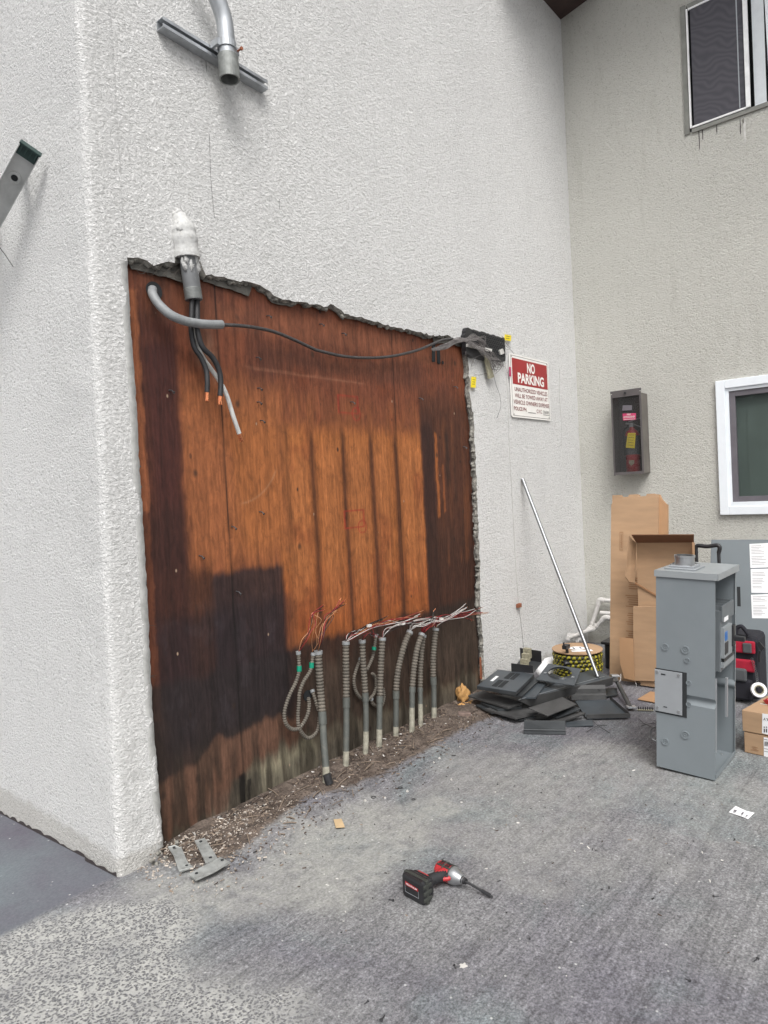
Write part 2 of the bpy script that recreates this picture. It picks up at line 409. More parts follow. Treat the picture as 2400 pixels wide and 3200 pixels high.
# ------------------------------------------------------------------ mesh helpers
class MB:
    def __init__(s): s.v = []; s.f = []; s.sm = []; s.mi = []
    def add(s, vs, fs, smooth=False, mi=0):
        o = len(s.v); s.v += [Vector(p) for p in vs]
        s.f += [[i+o for i in f] for f in fs]; s.sm += [smooth]*len(fs); s.mi += [mi]*len(fs)
        return s
    def hexa(s, a, b, mi=0):     # a, b: two loops of equal length (bottom, top)
        n = len(a); fs = [list(range(n))[::-1], [n+i for i in range(n)]]
        fs += [[i, (i+1) % n, n+(i+1) % n, n+i] for i in range(n)]
        return s.add(list(a)+list(b), fs, False, mi)
    def slab(s, pts, th, mi=0):  # polygon given thickness against its normal
        pts = [Vector(p) for p in pts]
        n = (pts[1]-pts[0]).cross(pts[2]-pts[0]).normalized()
        if n.dot(CAM-pts[0]) < 0: n = -n
        return s.hexa([p-n*th for p in pts], pts, mi)
    def box(s, c, size, ax=None, mi=0):
        ax = ax or (Vector((1, 0, 0)), Vector((0, 1, 0)), Vector((0, 0, 1)))
        c = Vector(c); h = [a*(k/2) for a, k in zip(ax, size)]
        lo = [c-h[0]-h[1]-h[2], c+h[0]-h[1]-h[2], c+h[0]+h[1]-h[2], c-h[0]+h[1]-h[2]]
        return s.hexa(lo, [p+h[2]*2 for p in lo], mi)
    def tube(s, path, r, n=10, cap=True, mi=0, smooth=True):
        path = [Vector(p) for p in path]; k = len(path)
        rs = r if isinstance(r, (list, tuple, np.ndarray)) else [r]*k
        t = [(path[min(i+1, k-1)]-path[max(i-1, 0)]).normalized() for i in range(k)]
        a = t[0].orthogonal().normalized(); vs = []
        for i in range(k):
            a = (a - t[i]*a.dot(t[i])).normalized(); b = t[i].cross(a)
            for j in range(n):
                th = 2*math.pi*j/n
                vs.append(path[i] + (a*math.cos(th)+b*math.sin(th))*rs[i])
        fs = [[i*n+j, i*n+(j+1) % n, (i+1)*n+(j+1) % n, (i+1)*n+j] for i in range(k-1) for j in range(n)]
        s.add(vs, fs, smooth, mi)
        if cap:
            s.add(vs[:n], [list(range(n))[::-1]], False, mi); s.add(vs[-n:], [list(range(n))], False, mi)
        return s
    def ring(s, c, ax, r0, r1, h, n=28, mi=0):     # washer / short pipe
        ax = Vector(ax).normalized(); a = ax.orthogonal().normalized(); b = ax.cross(a); c = Vector(c)
        vs = []
        for (r, z) in ((r0, 0), (r1, 0), (r1, h), (r0, h)):
            vs += [c+ax*z+(a*math.cos(2*math.pi*j/n)+b*math.sin(2*math.pi*j/n))*r for j in range(n)]
        fs = [[k*n+j, k*n+(j+1) % n, ((k+1) % 4)*n+(j+1) % n, ((k+1) % 4)*n+j] for k in range(4) for j in range(n)]
        return s.add(vs, fs, False, mi)
    def disc(s, c, ax, r, h, n=20, mi=0):
        ax = Vector(ax).normalized(); c = Vector(c)
        return s.tube([c, c+ax*h], r, n, True, mi, False)
    def blob(s, c, rad, seed=0, amp=.25, seg=10, mi=0):
        rr = random.Random(seed); c = Vector(c); vs = []; fs = []
        ph = [rr.uniform(0, 6.28) for _ in range(6)]
        for i in range(seg+1):
            th = math.pi*i/seg
            for j in range(seg*2):
                p = math.pi*j/seg
                k = 1+amp*(math.sin(3*p+ph[0]+2*th)*math.sin(2*th+ph[1])+.5*math.sin(5*p+ph[2])*math.sin(4*th+ph[3]))
                vs.append(c+Vector((rad[0]*math.sin(th)*math.cos(p), rad[1]*math.sin(th)*math.sin(p), rad[2]*math.cos(th)))*k)
        n = seg*2
        for i in range(seg):
            for j in range(n): fs.append([i*n+j, i*n+(j+1) % n, (i+1)*n+(j+1) % n, (i+1)*n+j])
        return s.add(vs, fs, True, mi)
    def build(s, name, m, parent=None, bevel=0, loc=None):
        me = bpy.data.meshes.new(name)
        if parent is not None: off = Vector(parent['_off'])
        else:
            if loc is None:
                zs = min(p.z for p in s.v); n = len(s.v)
                off = Vector((sum(p.x for p in s.v)/n, sum(p.y for p in s.v)/n, zs))
            else: off = Vector(loc)
        me.from_pydata([tuple(p-off) for p in s.v], [], s.f)
        me.update()
        for p, sm, mi in zip(me.polygons, s.sm, s.mi): p.use_smooth = sm; p.material_index = mi
        bm = bmesh.new(); bm.from_mesh(me)
        bmesh.ops.recalc_face_normals(bm, faces=bm.faces)
        bm.to_mesh(me); bm.free()
        for x in (m if isinstance(m, (list, tuple)) else [m]): me.materials.append(x)
        o = bpy.data.objects.new(name, me); COL.objects.link(o)
        if parent is not None: o.parent = parent
        else: o.location = off
        o['_off'] = tuple(off)
        if bevel:
            b = o.modifiers.new('bevel', 'BEVEL'); b.width = bevel; b.segments = 2; b.limit_method = 'ANGLE'
        return o
def split(o):
    me = o.data; n = len(me.vertices); par = list(range(n))
    def find(a):
        while par[a] != a: par[a] = par[par[a]]; a = par[a]
        return a
    for p in me.polygons:
        v = p.vertices
        for q in v[1:]: par[find(q)] = find(v[0])
    gr = {}
    for p in me.polygons: gr.setdefault(find(p.vertices[0]), []).append(p)
    if len(gr) < 2: return [o]
    out = []
    for ps in gr.values():
        ids = sorted({v for p in ps for v in p.vertices}); mp = {v: i for i, v in enumerate(ids)}
        m2 = bpy.data.meshes.new(me.name); m2.from_pydata([me.vertices[i].co[:] for i in ids], [], [[mp[v] for v in p.vertices] for p in ps])
        for a, b in zip(m2.polygons, ps): a.use_smooth = b.use_smooth
        for x in me.materials: m2.materials.append(x)
        c = o.copy(); c.data = m2; COL.objects.link(c); out.append(c)
    nm = o.name.split('.')[0]; bpy.data.objects.remove(o)
    for c in out: c.name = nm
    return out
def thing(name, loc, label, cat, group=None):
    o = bpy.data.objects.new(name, None); COL.objects.link(o)
    o.location = loc; o.empty_display_size = .05; o['_off'] = tuple(Vector(loc))
    tag(o, label, cat, group)
    return o
def tag(o, label=None, cat=None, group=None, kind=None):
    if label: o['label'] = label
    if cat: o['category'] = cat
    if group: o['group'] = group
    if kind: o['kind'] = kind
    return o
def spline(pts, n=8):      # Catmull-Rom
    P = [Vector(p) for p in pts]; P = [P[0]*2-P[1]]+P+[P[-1]*2-P[-2]]; out = []
    for i in range(1, len(P)-2):
        for k in range(n):
            t = k/n; a, b, c, d = P[i-1], P[i], P[i+1], P[i+2]
            out.append(.5*((2*b)+(c-a)*t+(2*a-5*b+4*c-d)*t*t+(3*b-a-3*c+d)*t**3))
    out.append(P[-2]); return out
def resample(path, step):
    out = [path[0]]; acc = 0
    for a, b in zip(path, path[1:]):
        L = (b-a).length; d = step-acc
        while d <= L: out.append(a.lerp(b, d/L)); d += step
        acc = (acc+L) % step
    return out
def corrug(path, r, pitch=.0165, amp=.12, end=None):
    p = resample(path, pitch/4)
    return p, [r*(1+amp*.7) if i % 4 < 2 else r*(1-amp) for i in range(len(p))]
def text(name, s, a, b, h, nrm, m, parent, bold=0, off=.0012, flip=False):
    """flat lettering from a (left baseline) to b (right baseline), cap height h"""
    cu = bpy.data.curves.new(name, 'FONT'); cu.body = s; cu.size = 1; cu.offset = bold; cu.extrude = 0
    cu.resolution_u = 3
    to = bpy.data.objects.new('tmp', cu); COL.objects.link(to)
    dg = bpy.context.evaluated_depsgraph_get(); dg.update()
    me = bpy.data.meshes.new_from_object(to.evaluated_get(dg))
    bpy.data.objects.remove(to); bpy.data.curves.remove(cu)
    xs = [v.co.x for v in me.vertices]; ys = [v.co.y for v in me.vertices]
    x0, x1 = min(xs), max(xs); y0 = min(0, min(ys)) if ',' in s else min(ys); y1 = max(ys)
    a = Vector(a); b = Vector(b); nrm = Vector(nrm).normalized()
    e = (b-a).normalized(); up = nrm.cross(e).normalized()
    if up.z < 0 and not flip: up = -up
    L = (b-a).length; O = Vector(parent['_off'])
    for v in me.vertices:
        v.co = a-O + e*((v.co.x-x0)/(x1-x0)*L) + up*((v.co.y-y0)/(y1-y0)*h) + nrm*off
    me.materials.append(m)
    o = bpy.data.objects.new(name, me); COL.objects.link(o); o.parent = parent; o['_off'] = tuple(O)
    return o
def vnoise(x, y, seed, oct=4, f=1.0):
    r = np.random.default_rng(seed); T = r.random((256, 256)); out = 0; amp = 1; tot = 0
    for o in range(oct):
        X = np.asarray(x)*f; Y = np.asarray(y)*f; xi = np.floor(X).astype(int); yi = np.floor(Y).astype(int)
        fx = X-xi; fy = Y-yi; fx = fx*fx*(3-2*fx); fy = fy*fy*(3-2*fy)
        g = lambda i, j: T[i & 255, j & 255]
        out = out + amp*((g(xi, yi)*(1-fx)+g(xi+1, yi)*fx)*(1-fy)+(g(xi, yi+1)*(1-fx)+g(xi+1, yi+1)*fx)*fy)
        tot += amp; amp *= .5; f *= 2.03
    return out/tot
def sm(a, b, x):
    t = np.clip((x-a)/(b-a), 0, 1); return t*t*(3-2*t)
def gridmesh(name, xs, ys, fz, m, axis='z', keep=None):
    X, Y = np.meshgrid(xs, ys, indexing='ij'); P = fz(X, Y)
    n, k = X.shape
    idx = np.arange(n*k).reshape(n, k)
    q = np.stack([idx[:-1, :-1], idx[1:, :-1], idx[1:, 1:], idx[:-1, 1:]], -1).reshape(-1, 4)
    me = bpy.data.meshes.new(name)
    me.from_pydata(P.reshape(-1, 3).tolist(), [], q.tolist()); me.update()
    me.polygons.foreach_set('use_smooth', [True]*len(me.polygons))
    me.materials.append(m)
    o = bpy.data.objects.new(name, me); COL.objects.link(o); o['_off'] = (0, 0, 0)
    return o, X, Y
def polyd(X, Y, poly):
    """signed distance to polygon (negative inside)"""
    inside = np.zeros(X.shape, bool); d = np.full(X.shape, 1e9)
    n = len(poly)
    for i in range(n):
        x0, y0 = poly[i]; x1, y1 = poly[(i+1) % n]
        c = ((y0 > Y) != (y1 > Y)) & (X < (x1-x0)*(Y-y0)/((y1-y0)+1e-12)+x0)
        inside ^= c
        L2 = (x1-x0)**2+(y1-y0)**2+1e-12
        t = np.clip(((X-x0)*(x1-x0)+(Y-y0)*(y1-y0))/L2, 0, 1)
        d = np.minimum(d, np.hypot(X-x0-t*(x1-x0), Y-y0-t*(y1-y0)))
    return np.where(inside, -d, d)

# ================================================================== GROUND
XL = lambda z: -4.262+z*.0165            # outer corner of the building leans very slightly
def ground():
    xs = np.concatenate([[-60, -30, -15, -9], np.arange(-6.2, -1.0, .014), np.arange(-1.0, .3, .05), [1, 5, 15, 60]])
    ys = np.concatenate([[-60, -30, -12, -6, -4], np.arange(-2.9, .06, .014), np.arange(.06, 1.6, .05), [2, 3, 5, 8, 14, 30, 60]])
    def mound(X, Y):
        t = sm(-4.2, -3.9, X)*(1-sm(-1.7, -1.3, X))
        return .030*t*sm(-.42, -.02, Y)*(1-sm(.05, .1, Y))*(.6+.8*vnoise(X, Y, 3, 4, 9))
    def fz(X, Y):
        Z = .004*(vnoise(X, Y, 5, 3, 2)-.5) + mound(X, Y)
        Z = Z - np.where(X < -4.2, .056*np.clip(Y, 0, 8), 0)
        return np.stack([X, Y, Z], -1)
    o, X, Y = gridmesh('ground', xs, ys, fz, M_GROUND)
    nz = vnoise(X, Y, 9, 5, 3)-.5
    def poly(pts): return [tuple(G(*cD(*p))[:2]) for p in pts]
    agg = polyd(X, Y, poly([(-900, 2100), (-300, 2090), (0, 2012), (100, 1965), (225, 1912), (330, 1930), (420, 1975), (490, 2070), (560, 2140), (680, 2250), (700, 2600), (-900, 2900)]))
    A = 1-sm(-.10, .06, agg+nz*.35)
    dd = polyd(X, Y, poly([(330, 1850), (345, 1800), (520, 1700), (700, 1600), (1040, 1450), (1120, 1470), (1090, 1545), (1000, 1580), (920, 1620), (860, 1675), (760, 1712), (640, 1750), (570, 1805), (510, 1865), (390, 1885)]))
    D = 1-sm(-.10, .05, dd+nz*.22)
    L = 1-sm(-.12, .10, polyd(X, Y, poly([(170, 1925), (250, 1880), (345, 1870), (500, 1860), (620, 1760), (800, 1700), (960, 1760), (800, 1960), (560, 2000), (420, 2000), (300, 2000)]))+nz*.6)
    L = np.maximum(L*.85, .42*(1-sm(-.1, .15, polyd(X, Y, poly([(850, 1720), (1000, 1640), (1400, 1600), (1650, 1720), (1300, 1850), (1000, 1880)]))+nz*.9)))
    B = ((X < -4.2) & (Y > -.012)).astype(float)
    B = 1-sm(-.02, .02, np.where(X < -4.2, -Y-.0+nz*.03, 1))
    col = np.stack([A*(1-B), D*(X > -4.24), L, B], -1).reshape(-1, 4)
    at = o.data.color_attributes.new('masks', 'FLOAT_COLOR', 'POINT')
    at.data.foreach_set('color', col.astype(np.float32).ravel())
    tag(o, kind='structure')
ground()

# ================================================================== BUILDING
bld = thing('apartment_building', (-2.2, .05, 0), 'white stucco building with bare plywood in its cut-open wall and a shade-tinted right wing', 'building')
def rag(pts, step, amp, seed):
    rr = random.Random(seed); out = []
    for a, b in zip(pts, pts[1:]):
        a = Vector(a); b = Vector(b); n = max(1, int((b-a).length/step))
        for i in range(n):
            p = a.lerp(b, i/n); out.append(Vector((p.x+rr.uniform(-amp, amp), p.y, p.z+rr.uniform(-amp, amp))))
    out.append(Vector(pts[-1])); return out
TH = .035
top_px = [(272, 553), (300, 556), (330, 572), (352, 566), (378, 570), (398, 560), (432, 566), (445, 592), (500, 603), (545, 610), (560, 614), (583, 628), (592, 640), (640, 652), (700, 662), (722, 657), (745, 676), (800, 692), (850, 706), (905, 718), (945, 726), (962, 722), (990, 735), (1006, 740)]
right_px = [(1012, 790), (1016, 860), (1023, 900), (1027, 980), (1030, 1040), (1031, 1080), (1034, 1150), (1037, 1220), (1037, 1300), (1043, 1380), (1045, 1440), (1051, 1500), (1055, 1560)]
topE = rag([W(*cD(*p)) for p in top_px], .022, .006, 4)
rightE = rag([W(*cD(*p)) for p in right_px], .02, .007, 5)
left_px = [(272, 553), (275, 640), (283, 760), (290, 850), (296, 980), (303, 1080), (312, 1230), (318, 1350), (323, 1500), (330, 1620), (336, 1720), (341, 1790), (345, 1850)]
LE = [W(*cD(*p)) for p in left_px]; LEz = np.array([p.z for p in LE])[::-1]; LEx = np.array([p.x for p in LE])[::-1]
XE = float(LE[0].x)
ZTOP = 5.17
def build_left_strip():
    """side wall (facing left), rounded corner and the narrow strip up to the opening: one curved surface"""
    zs = np.concatenate([[-1.2], np.arange(-.1, 2.9, .012), np.arange(2.9, ZTOP+.3, .06)])
    far = [8, 4, 2, 1.2]; prof = [(0, y) for y in far+[.9, .6, .4, .3, .2, .15, .1, .07]]
    r = .03
    prof += [(r-r*math.cos(a), r-r*math.sin(a)) for a in np.linspace(0, math.pi/2, 9)]
    n1 = len(prof)
    rows = []
    for z in zs:
        cx = XL(max(z, 0)); row = []
        ex = float(np.interp(z, LEz, LEx)) if z < LE[0].z else XE
        if z < LE[0].z: ex += .010*float(vnoise(z, 3., 21, 4, 30)-.5)*2
        bul = float(1-sm(.0, .9, z))
        for i, (a, b) in enumerate(prof):
            nn = float(vnoise(z, a+b, 31, 3, 7)-.5)
            row.append((cx+a-.012*nn*(b < .3)-bul*.012*(b < .25), b-bul*.02*(a > 0)*1.0, z))
        for t in np.linspace(.15, 1, 10):
            x = cx+r+(ex-cx-r)*t
            nn = float(vnoise(x, z, 33, 3, 12)-.5)
            row.append((x, -bul*(.02+.02*nn)-.004*nn*(z < 2.3)-.001, z))
        if z < LE[0].z:
            row.append((ex+.003, .012, z)); row.append((ex-.002, TH+.02, z))
        else:
            row.append((ex+.008, .004, z)); row.append((ex+.016, .008, z))
        rows.append(row)
    mb = MB(); k = len(rows[0]); vs = [p for r_ in rows for p in r_]
    fs = [[i*k+j, i*k+j+1, (i+1)*k+j+1, (i+1)*k+j] for i in range(len(rows)-1) for j in range(k-1)]
    mb.add(vs, fs, True)
    for i in range(len(fs)):
        if i % (k-1) >= k-3: mb.sm[i] = False
    return mb
bmw = build_left_strip()
o = bmw.build('stucco_wall', M_ST, bld)
# main face right of the strip, with the ragged opening
ax_ = [Vector((XE, 0, ZTOP+.3))] + [Vector((0, 0, ZTOP+.3)), Vector((0, 0, -.05)), Vector((rightE[-1].x, 0, -.05))] + rightE[::-1] + topE[::-1]
ax_ = ax_[:-1] + [Vector((XE, 0, topE[0].z))]
fm = MB(); n = len(ax_)
fm.add(ax_, [list(range(n))])
o = fm.build('stucco_face', M_ST, bld)
# broken edge of the opening: thickness returned to the sheathing, rough mortar
ed = MB()
path = topE + rightE
back = []
rr = random.Random(3)
for p in path:
    back.append(Vector((p.x-rr.uniform(.0, .012), TH+.004, p.z-rr.uniform(.0, .012))))
mid = [a.lerp(b, .5)+Vector((-rr.uniform(0, .014), 0, -rr.uniform(0, .014))) for a, b in zip(path, back)]
k = len(path)
ed.add(path+mid+back, [[i, i+1, k+i+1, k+i] for i in range(k-1)]+[[k+i, k+i+1, 2*k+i+1, 2*k+i] for i in range(k-1)])
ed.build('broken_stucco_edge', M_BROKEN, bld)
# mortar rubble lumps along the right edge and top edge
lm = MB()
for i, p in enumerate(rightE):
    if p.z < 2.0 and p.z > .05 and rr.random() < .8:
        lm.blob(p+Vector((-.005+rr.uniform(-.006, .006), .016+rr.uniform(-.004, .004), rr.uniform(-.01, .01))), (.005+rr.random()**2*.014, .013, .006+rr.random()**2*.026), i, .5, 6)
for i, p in enumerate(topE):
    if rr.random() < .4: lm.blob(p+Vector((0, .018, -.004+rr.uniform(-.006, .006))), (.008+.016*rr.random(), .013, .005+rr.random()*.008), i, .45, 5)
split(lm.build('mortar_lump', M_BROKEN, bld))

# dark ragged strip as painted gap shadow; smooth casing bead down the left edge
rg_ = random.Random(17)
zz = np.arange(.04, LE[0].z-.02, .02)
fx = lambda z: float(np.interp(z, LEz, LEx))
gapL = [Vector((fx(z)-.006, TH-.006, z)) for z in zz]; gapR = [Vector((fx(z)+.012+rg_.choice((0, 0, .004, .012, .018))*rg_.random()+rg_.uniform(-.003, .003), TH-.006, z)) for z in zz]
gm = MB(); kk = len(zz); gm.add(gapL+gapR, [[i, i+1, kk+i+1, kk+i] for i in range(kk-1)]); gm.build('paper_and_gap_shade', M_PAPER_AND_SHADE, bld)
bdL = [Vector((fx(z)-.024, -.0015-.02*float(1-sm(0, .9, z)), z)) for z in zz]; bdR = [Vector((fx(z)+.005+rg_.uniform(-.003, .003), -.0025-.02*float(1-sm(0, .9, z)), z)) for z in zz]; bdB = [p+Vector((0, .02, 0)) for p in bdR]
gm = MB(); gm.add(bdL+bdR+bdB, [[i, i+1, kk+i+1, kk+i] for i in range(kk-1)]+[[kk+i, kk+i+1, 2*kk+i+1, 2*kk+i] for i in range(kk-1)], True); gm.build('casing_bead', M_BEAD, bld)
for i in range(9):
    p = Vector((XL(0)+.10+rg_.random()*.14, -.036-rg_.random()*.02, rg_.random()**3*.05)); MB().blob(p, (.006+.008*rg_.random(), .008, .005+.006*rg_.random()), i, .35, 6).build('mortar_lump', M_BROKEN, bld)
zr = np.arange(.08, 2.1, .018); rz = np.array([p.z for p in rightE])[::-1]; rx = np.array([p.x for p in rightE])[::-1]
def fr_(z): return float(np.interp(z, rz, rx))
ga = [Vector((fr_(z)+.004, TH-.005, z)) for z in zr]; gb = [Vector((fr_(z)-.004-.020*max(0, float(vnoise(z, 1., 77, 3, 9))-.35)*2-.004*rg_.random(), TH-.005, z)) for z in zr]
gm = MB(); kk = len(zr); gm.add(ga+gb, [[i, i+1, kk+i+1, kk+i] for i in range(kk-1)]); gm.build('edge_gap_shade', M_INK, bld)  # dark strip painting the gap shadow along the right edge
# dark open joint where the side wall meets the driveway
yj = np.arange(-.0, 4.2, .03); jm = MB(); kk = len(yj)
ja = [Vector((XL(0)-.003-.012*(y < .25), y, -.056*y-.02)) for y in yj]; jb = [Vector((XL(0)-.003-.012*(y < .25), y, -.056*y+.004+.016*rg_.random())) for y in yj]
jm.add(ja+jb, [[i, i+1, kk+i+1, kk+i] for i in range(kk-1)]); jm.build('open_joint', M_INK, bld)
# hairline cracks
for pts in ([(452, 290), (455, 380), (460, 440), (464, 472)], [(443, 100), (446, 155)], [(100, 1640), (118, 1700), (124, 1730)][:0] or [(603, 430), (604, 452)], [(243, 722), (272, 722)]):
    MB().tube(spline([W(*cD(*p), .0003) for p in pts], 4), .0011, 4).build('hairline_crack', M_INK, bld)

# ---- plywood sheathing with its stains
def ply():
    xs = np.arange(-4.16, -1.52, .0075); zs = np.arange(-.04, 2.50, .0075)
    def fz(X, Z):
        return np.stack([X, TH+.003*(vnoise(X, Z, 2, 2, 1.5)-.5)+.0015*np.abs(0*X), Z], -1)
    o, X, Z = gridmesh('plywood_sheathing', xs, zs, fz, M_PLY)
    C = np.zeros(X.shape+(3,))
    n1 = vnoise(X*3, Z, 40, 5, 3)-.5; n2 = vnoise(X*8, Z*.8, 41, 5, 3)-.5; n3 = vnoise(X, Z, 42, 5, 5)-.5; n4 = vnoise(X, Z, 43, 4, 18)-.5
    def put(mask, c, op=1.):
        nonlocal C
        c = np.array(lin(c)); C = C*(1-(mask*op)[..., None]) + c*(mask*op)[..., None]
    def rect(x0, x1, z0, z1, s=.02, wob=.03, sz=None):
        a = X+n1*wob+n4*.022; b = Z+n3*wob*1.4+n2*.05+n4*.02; sz = sz or s
        return sm(x0-s, x0+s, a)*(1-sm(x1-s, x1+s, a))*sm(z0-sz, z0+sz, b)*(1-sm(z1-sz, z1+sz, b))
    put(np.ones(X.shape), (138, 76, 44))
    put(sm(-.2, .3, n2), (160, 92, 46), .7)
    # brown weathered upper band
    put(sm(1.78, 1.98, Z+n3*.10+n2*.10+.04*np.sin(X*4)), (128, 68, 44), .8)
    put(rect(-3.9, -1.6, 2.13, 2.25, .03, .05), (142, 84, 56), .6)
    put(rect(-3.4, -2.2, 1.98, 2.12, .05, .10), (96, 56, 40), .55)
    put(sm(.02, .2, n3)*sm(1.7, 1.9, Z), (90, 52, 42), .4)
    # clean orange field
    put(rect(-3.36, -2.19, .66, 1.70, .03, .02, .06), (186, 108, 46), .9)
    put(rect(-3.85, -3.30, 1.10, 1.88, .03, .03, .08), (172, 100, 54), .8)
    put(rect(-3.60, -3.32, 1.12, 1.75, .05, .05, .1), (182, 106, 48), .7)
    put(rect(-3.40, -2.2, .66, .98, .03, .03, .10), (170, 86, 34), .65)
    for (a, b) in ((-3.29, -3.15), (-3.07, -2.93), (-2.86, -2.70), (-2.64, -2.52), (-2.41, -2.22)):
        put(rect(a, b, .80, 1.64, .035, .03, .12), (196, 118, 62), .55)
    put(sm(.05, .25, n3)*rect(-3.3, -2.2, .7, 2., .05, .03), (146, 72, 34), .55)
    # smoke-dark vertical ghosts of the old meter stack
    for x, wd, t in ((-3.118, .016, .8), (-2.888, .014, 1.), (-2.662, .018, 1.), (-2.452, .016, .95)):
        xx = x+(Z-1.2)*-.004
        put(np.exp(-((X+n1*.012-xx)/wd)**2)*sm(.62, .66, Z)*(1-sm(1.62, 1.76, Z)), (72, 40, 26), t)
        put(np.exp(-((X+n1*.02-xx)/.05)**2)*sm(.62, .7, Z)*(1-sm(1.5, 1.76, Z)), (120, 66, 34), .5)
    put(rect(-3.33, -3.27, .66, 1.72, .012, .01), (132, 76, 38), .5)
    # dark right-hand bands
    put(rect(-2.205, -1.5, -.1, 1.95, .012, .02, .12), (88, 50, 34), .93)
    put(rect(-2.195, -2.075, -.1, 1.80, .014, .02, .08), (58, 34, 30), .85)
    put(rect(-2.20, -1.5, -.1, 1.15, .02, .05, .25), (66, 40, 30), .8)
    put(rect(-2.062, -2.035, 1.20, 1.72, .004, .006, .01), (178, 100, 44), .95)
    put(rect(-1.995, -1.975, 1.22, 1.53, .004, .006, .01), (164, 90, 44), .8)
    put(rect(-1.955, -1.905, 1.38, 1.75, .012, .02, .05), (52, 36, 30), .75)
    put(rect(-1.87, -1.84, 1.25, 1.7, .012, .02, .05), (62, 40, 30), .6)
    put(sm(.0, .2, n2)*rect(-2.0, -1.62, .9, 1.8, .03, .03), (126, 72, 40), .5)
    put(rect(-1.66, -1.5, .2, 2.3, .008, .01), (124, 64, 38), .75)
    # maroon left band
    put(rect(-4.2, -3.865, -.1, 2.16, .022, .04, .04), (80, 40, 30), .88)
    put(rect(-4.0, -3.88, 1.1, 2.0, .03, .03), (66, 30, 30), .6)
    put(rect(-4.2, -3.85, -.1, 1.36, .03, .03, .06), (62, 34, 28), .75)
    put(rect(-4.01, -3.86, 2.12, 2.4, .05, .06), (104, 60, 40), .7)
    put(rect(-4.2, -4.025, 1.35, 2.2, .005, .008), (168, 96, 56), .95)
    put(rect(-4.2, -4.03, .5, 1.35, .005, .01), (124, 68, 42), .9)
    put(rect(-4.2, -4.035, .12, .5, .006, .01), (84, 50, 38), .8)
    # black lower blocks
    put(rect(-3.875, -3.74, -.1, 1.08, .03, .03, .05), (70, 40, 28), .85)
    put(rect(-3.76, -3.352, -.1, 1.055, .020, .02, .022), (46, 36, 38), .90)
    put(rect(-3.74, -3.60, -.1, 1.05, .03, .03), (50, 34, 34), .6)
    put(rect(-4.1, -1.5, -.1, .645, .02, .02, .025), (54, 42, 37), .88)
    put(rect(-4.02, -3.3, .35, .9, .05, .05), (36, 30, 36), .6)
    put(sm(.06, .2, n4)*rect(-4.02, -3.36, .4, .95, .05, .05), (82, 74, 80), .12)
    # brown delaminated foot, then grey weathered foot
    zb = .30+.05*np.sin(X*5+1)+n1*.12+np.clip((X+3.6)*.12, -.03, .2)
    put((1-sm(zb-.015, zb+.02, Z))*(1-sm(-3.30, -3.2, X+n3*.1)), (112, 78, 60), .95)
    put((1-sm(.45, .62, Z+n1*.1+n2*.12))*sm(-3.4, -3.2, X+n3*.1), (88, 72, 60), .75)
    zg = np.interp(X, [-4.1, -3.75, -3.68, -3.6, -3.3, -2.5, -1.6], [.02, .05, .13, .18, .22, .14, .16])+n2*.16+n1*.08
    put(1-sm(zg-.02, zg+.03, Z), (118, 108, 90), .75); put((1-sm(zg-.06, zg-.0, Z))*rect(-3.66, -3.2, -.1, .4, .05, .05), (168, 160, 132), .8)
    put((1-sm(.08, .16, Z+n1*.05))*sm(-4, -3.5, X), (100, 94, 84), .6)
    put(sm(-.05, .12, n2)*(1-sm(.15, .5, Z)), (48, 40, 32), .7)
    put(rect(-3.72, -3.56, -.1, .15, .02, .02), (70, 64, 56), .6)
    put(rect(-1.72, -1.5, -.05, .16, .02, .02), (112, 82, 60), .5)
    # pale scuffs, sheet seams
    put(np.exp(-((X+3.71)/.05)**2-((Z-1.98)/.10)**2)*sm(-.1, .2, n4), (190, 150, 120), .5)
    arc = np.abs(np.hypot(X+3.60, Z-1.62)-.27); put(np.exp(-(arc/.004)**2)*sm(-3.6, -3.55, X)*(1-sm(1.55, 1.60, Z))*(1-sm(-3.37, -3.35, X)), (200, 150, 110), .45)
    zz = 1.965-.012*(X+3); put(np.exp(-((Z-zz+n3*.02)/.006)**2)*rect(-3.5, -2.7, 1., 3., .04), (180, 120, 90), .4)
    for xs_ in (-3.65, -2.436):
        put(np.exp(-((X-xs_-.003*np.sin(Z*7))/.0038)**2), (22, 14, 12), .95 if xs_ < -3 else .75)
    put(rect(-3.672, -3.64, -.1, .16, .006, .012), (14, 11, 10), .9)
    put(rect(-3.632, -3.612, -.1, .12, .004, .015), (16, 12, 10), .8)
    # red ink grade stamps
    for cx, cz in ((-2.83, 1.84), (-2.83, 1.235)):
        bx = np.abs(np.maximum(np.abs(X-cx)/.075, np.abs(Z-cz)/.045)-1)
        ci = np.abs(np.hypot(X-cx-.06, Z-cz+.045)-.033)
        put(np.clip(np.exp(-(bx/.09)**2)+np.exp(-(ci/.004)**2), 0, 1), (178, 44, 26), .75)
    lumC = C.mean(-1, keepdims=True); C = np.clip(lumC+(C-lumC)*.93, .004, 1); C = .92*np.power(C/.30, .98)*.30*.80
    col = np.concatenate([C, np.ones(X.shape+(1,))], -1).reshape(-1, 4)
    at = o.data.color_attributes.new('stain', 'FLOAT_COLOR', 'POINT')
    at.data.foreach_set('color', col.astype(np.float32).ravel())
    off = Vector(bld['_off'])
    o.parent = bld; o.location = -off
    o['_off'] = tuple(off)
ply()
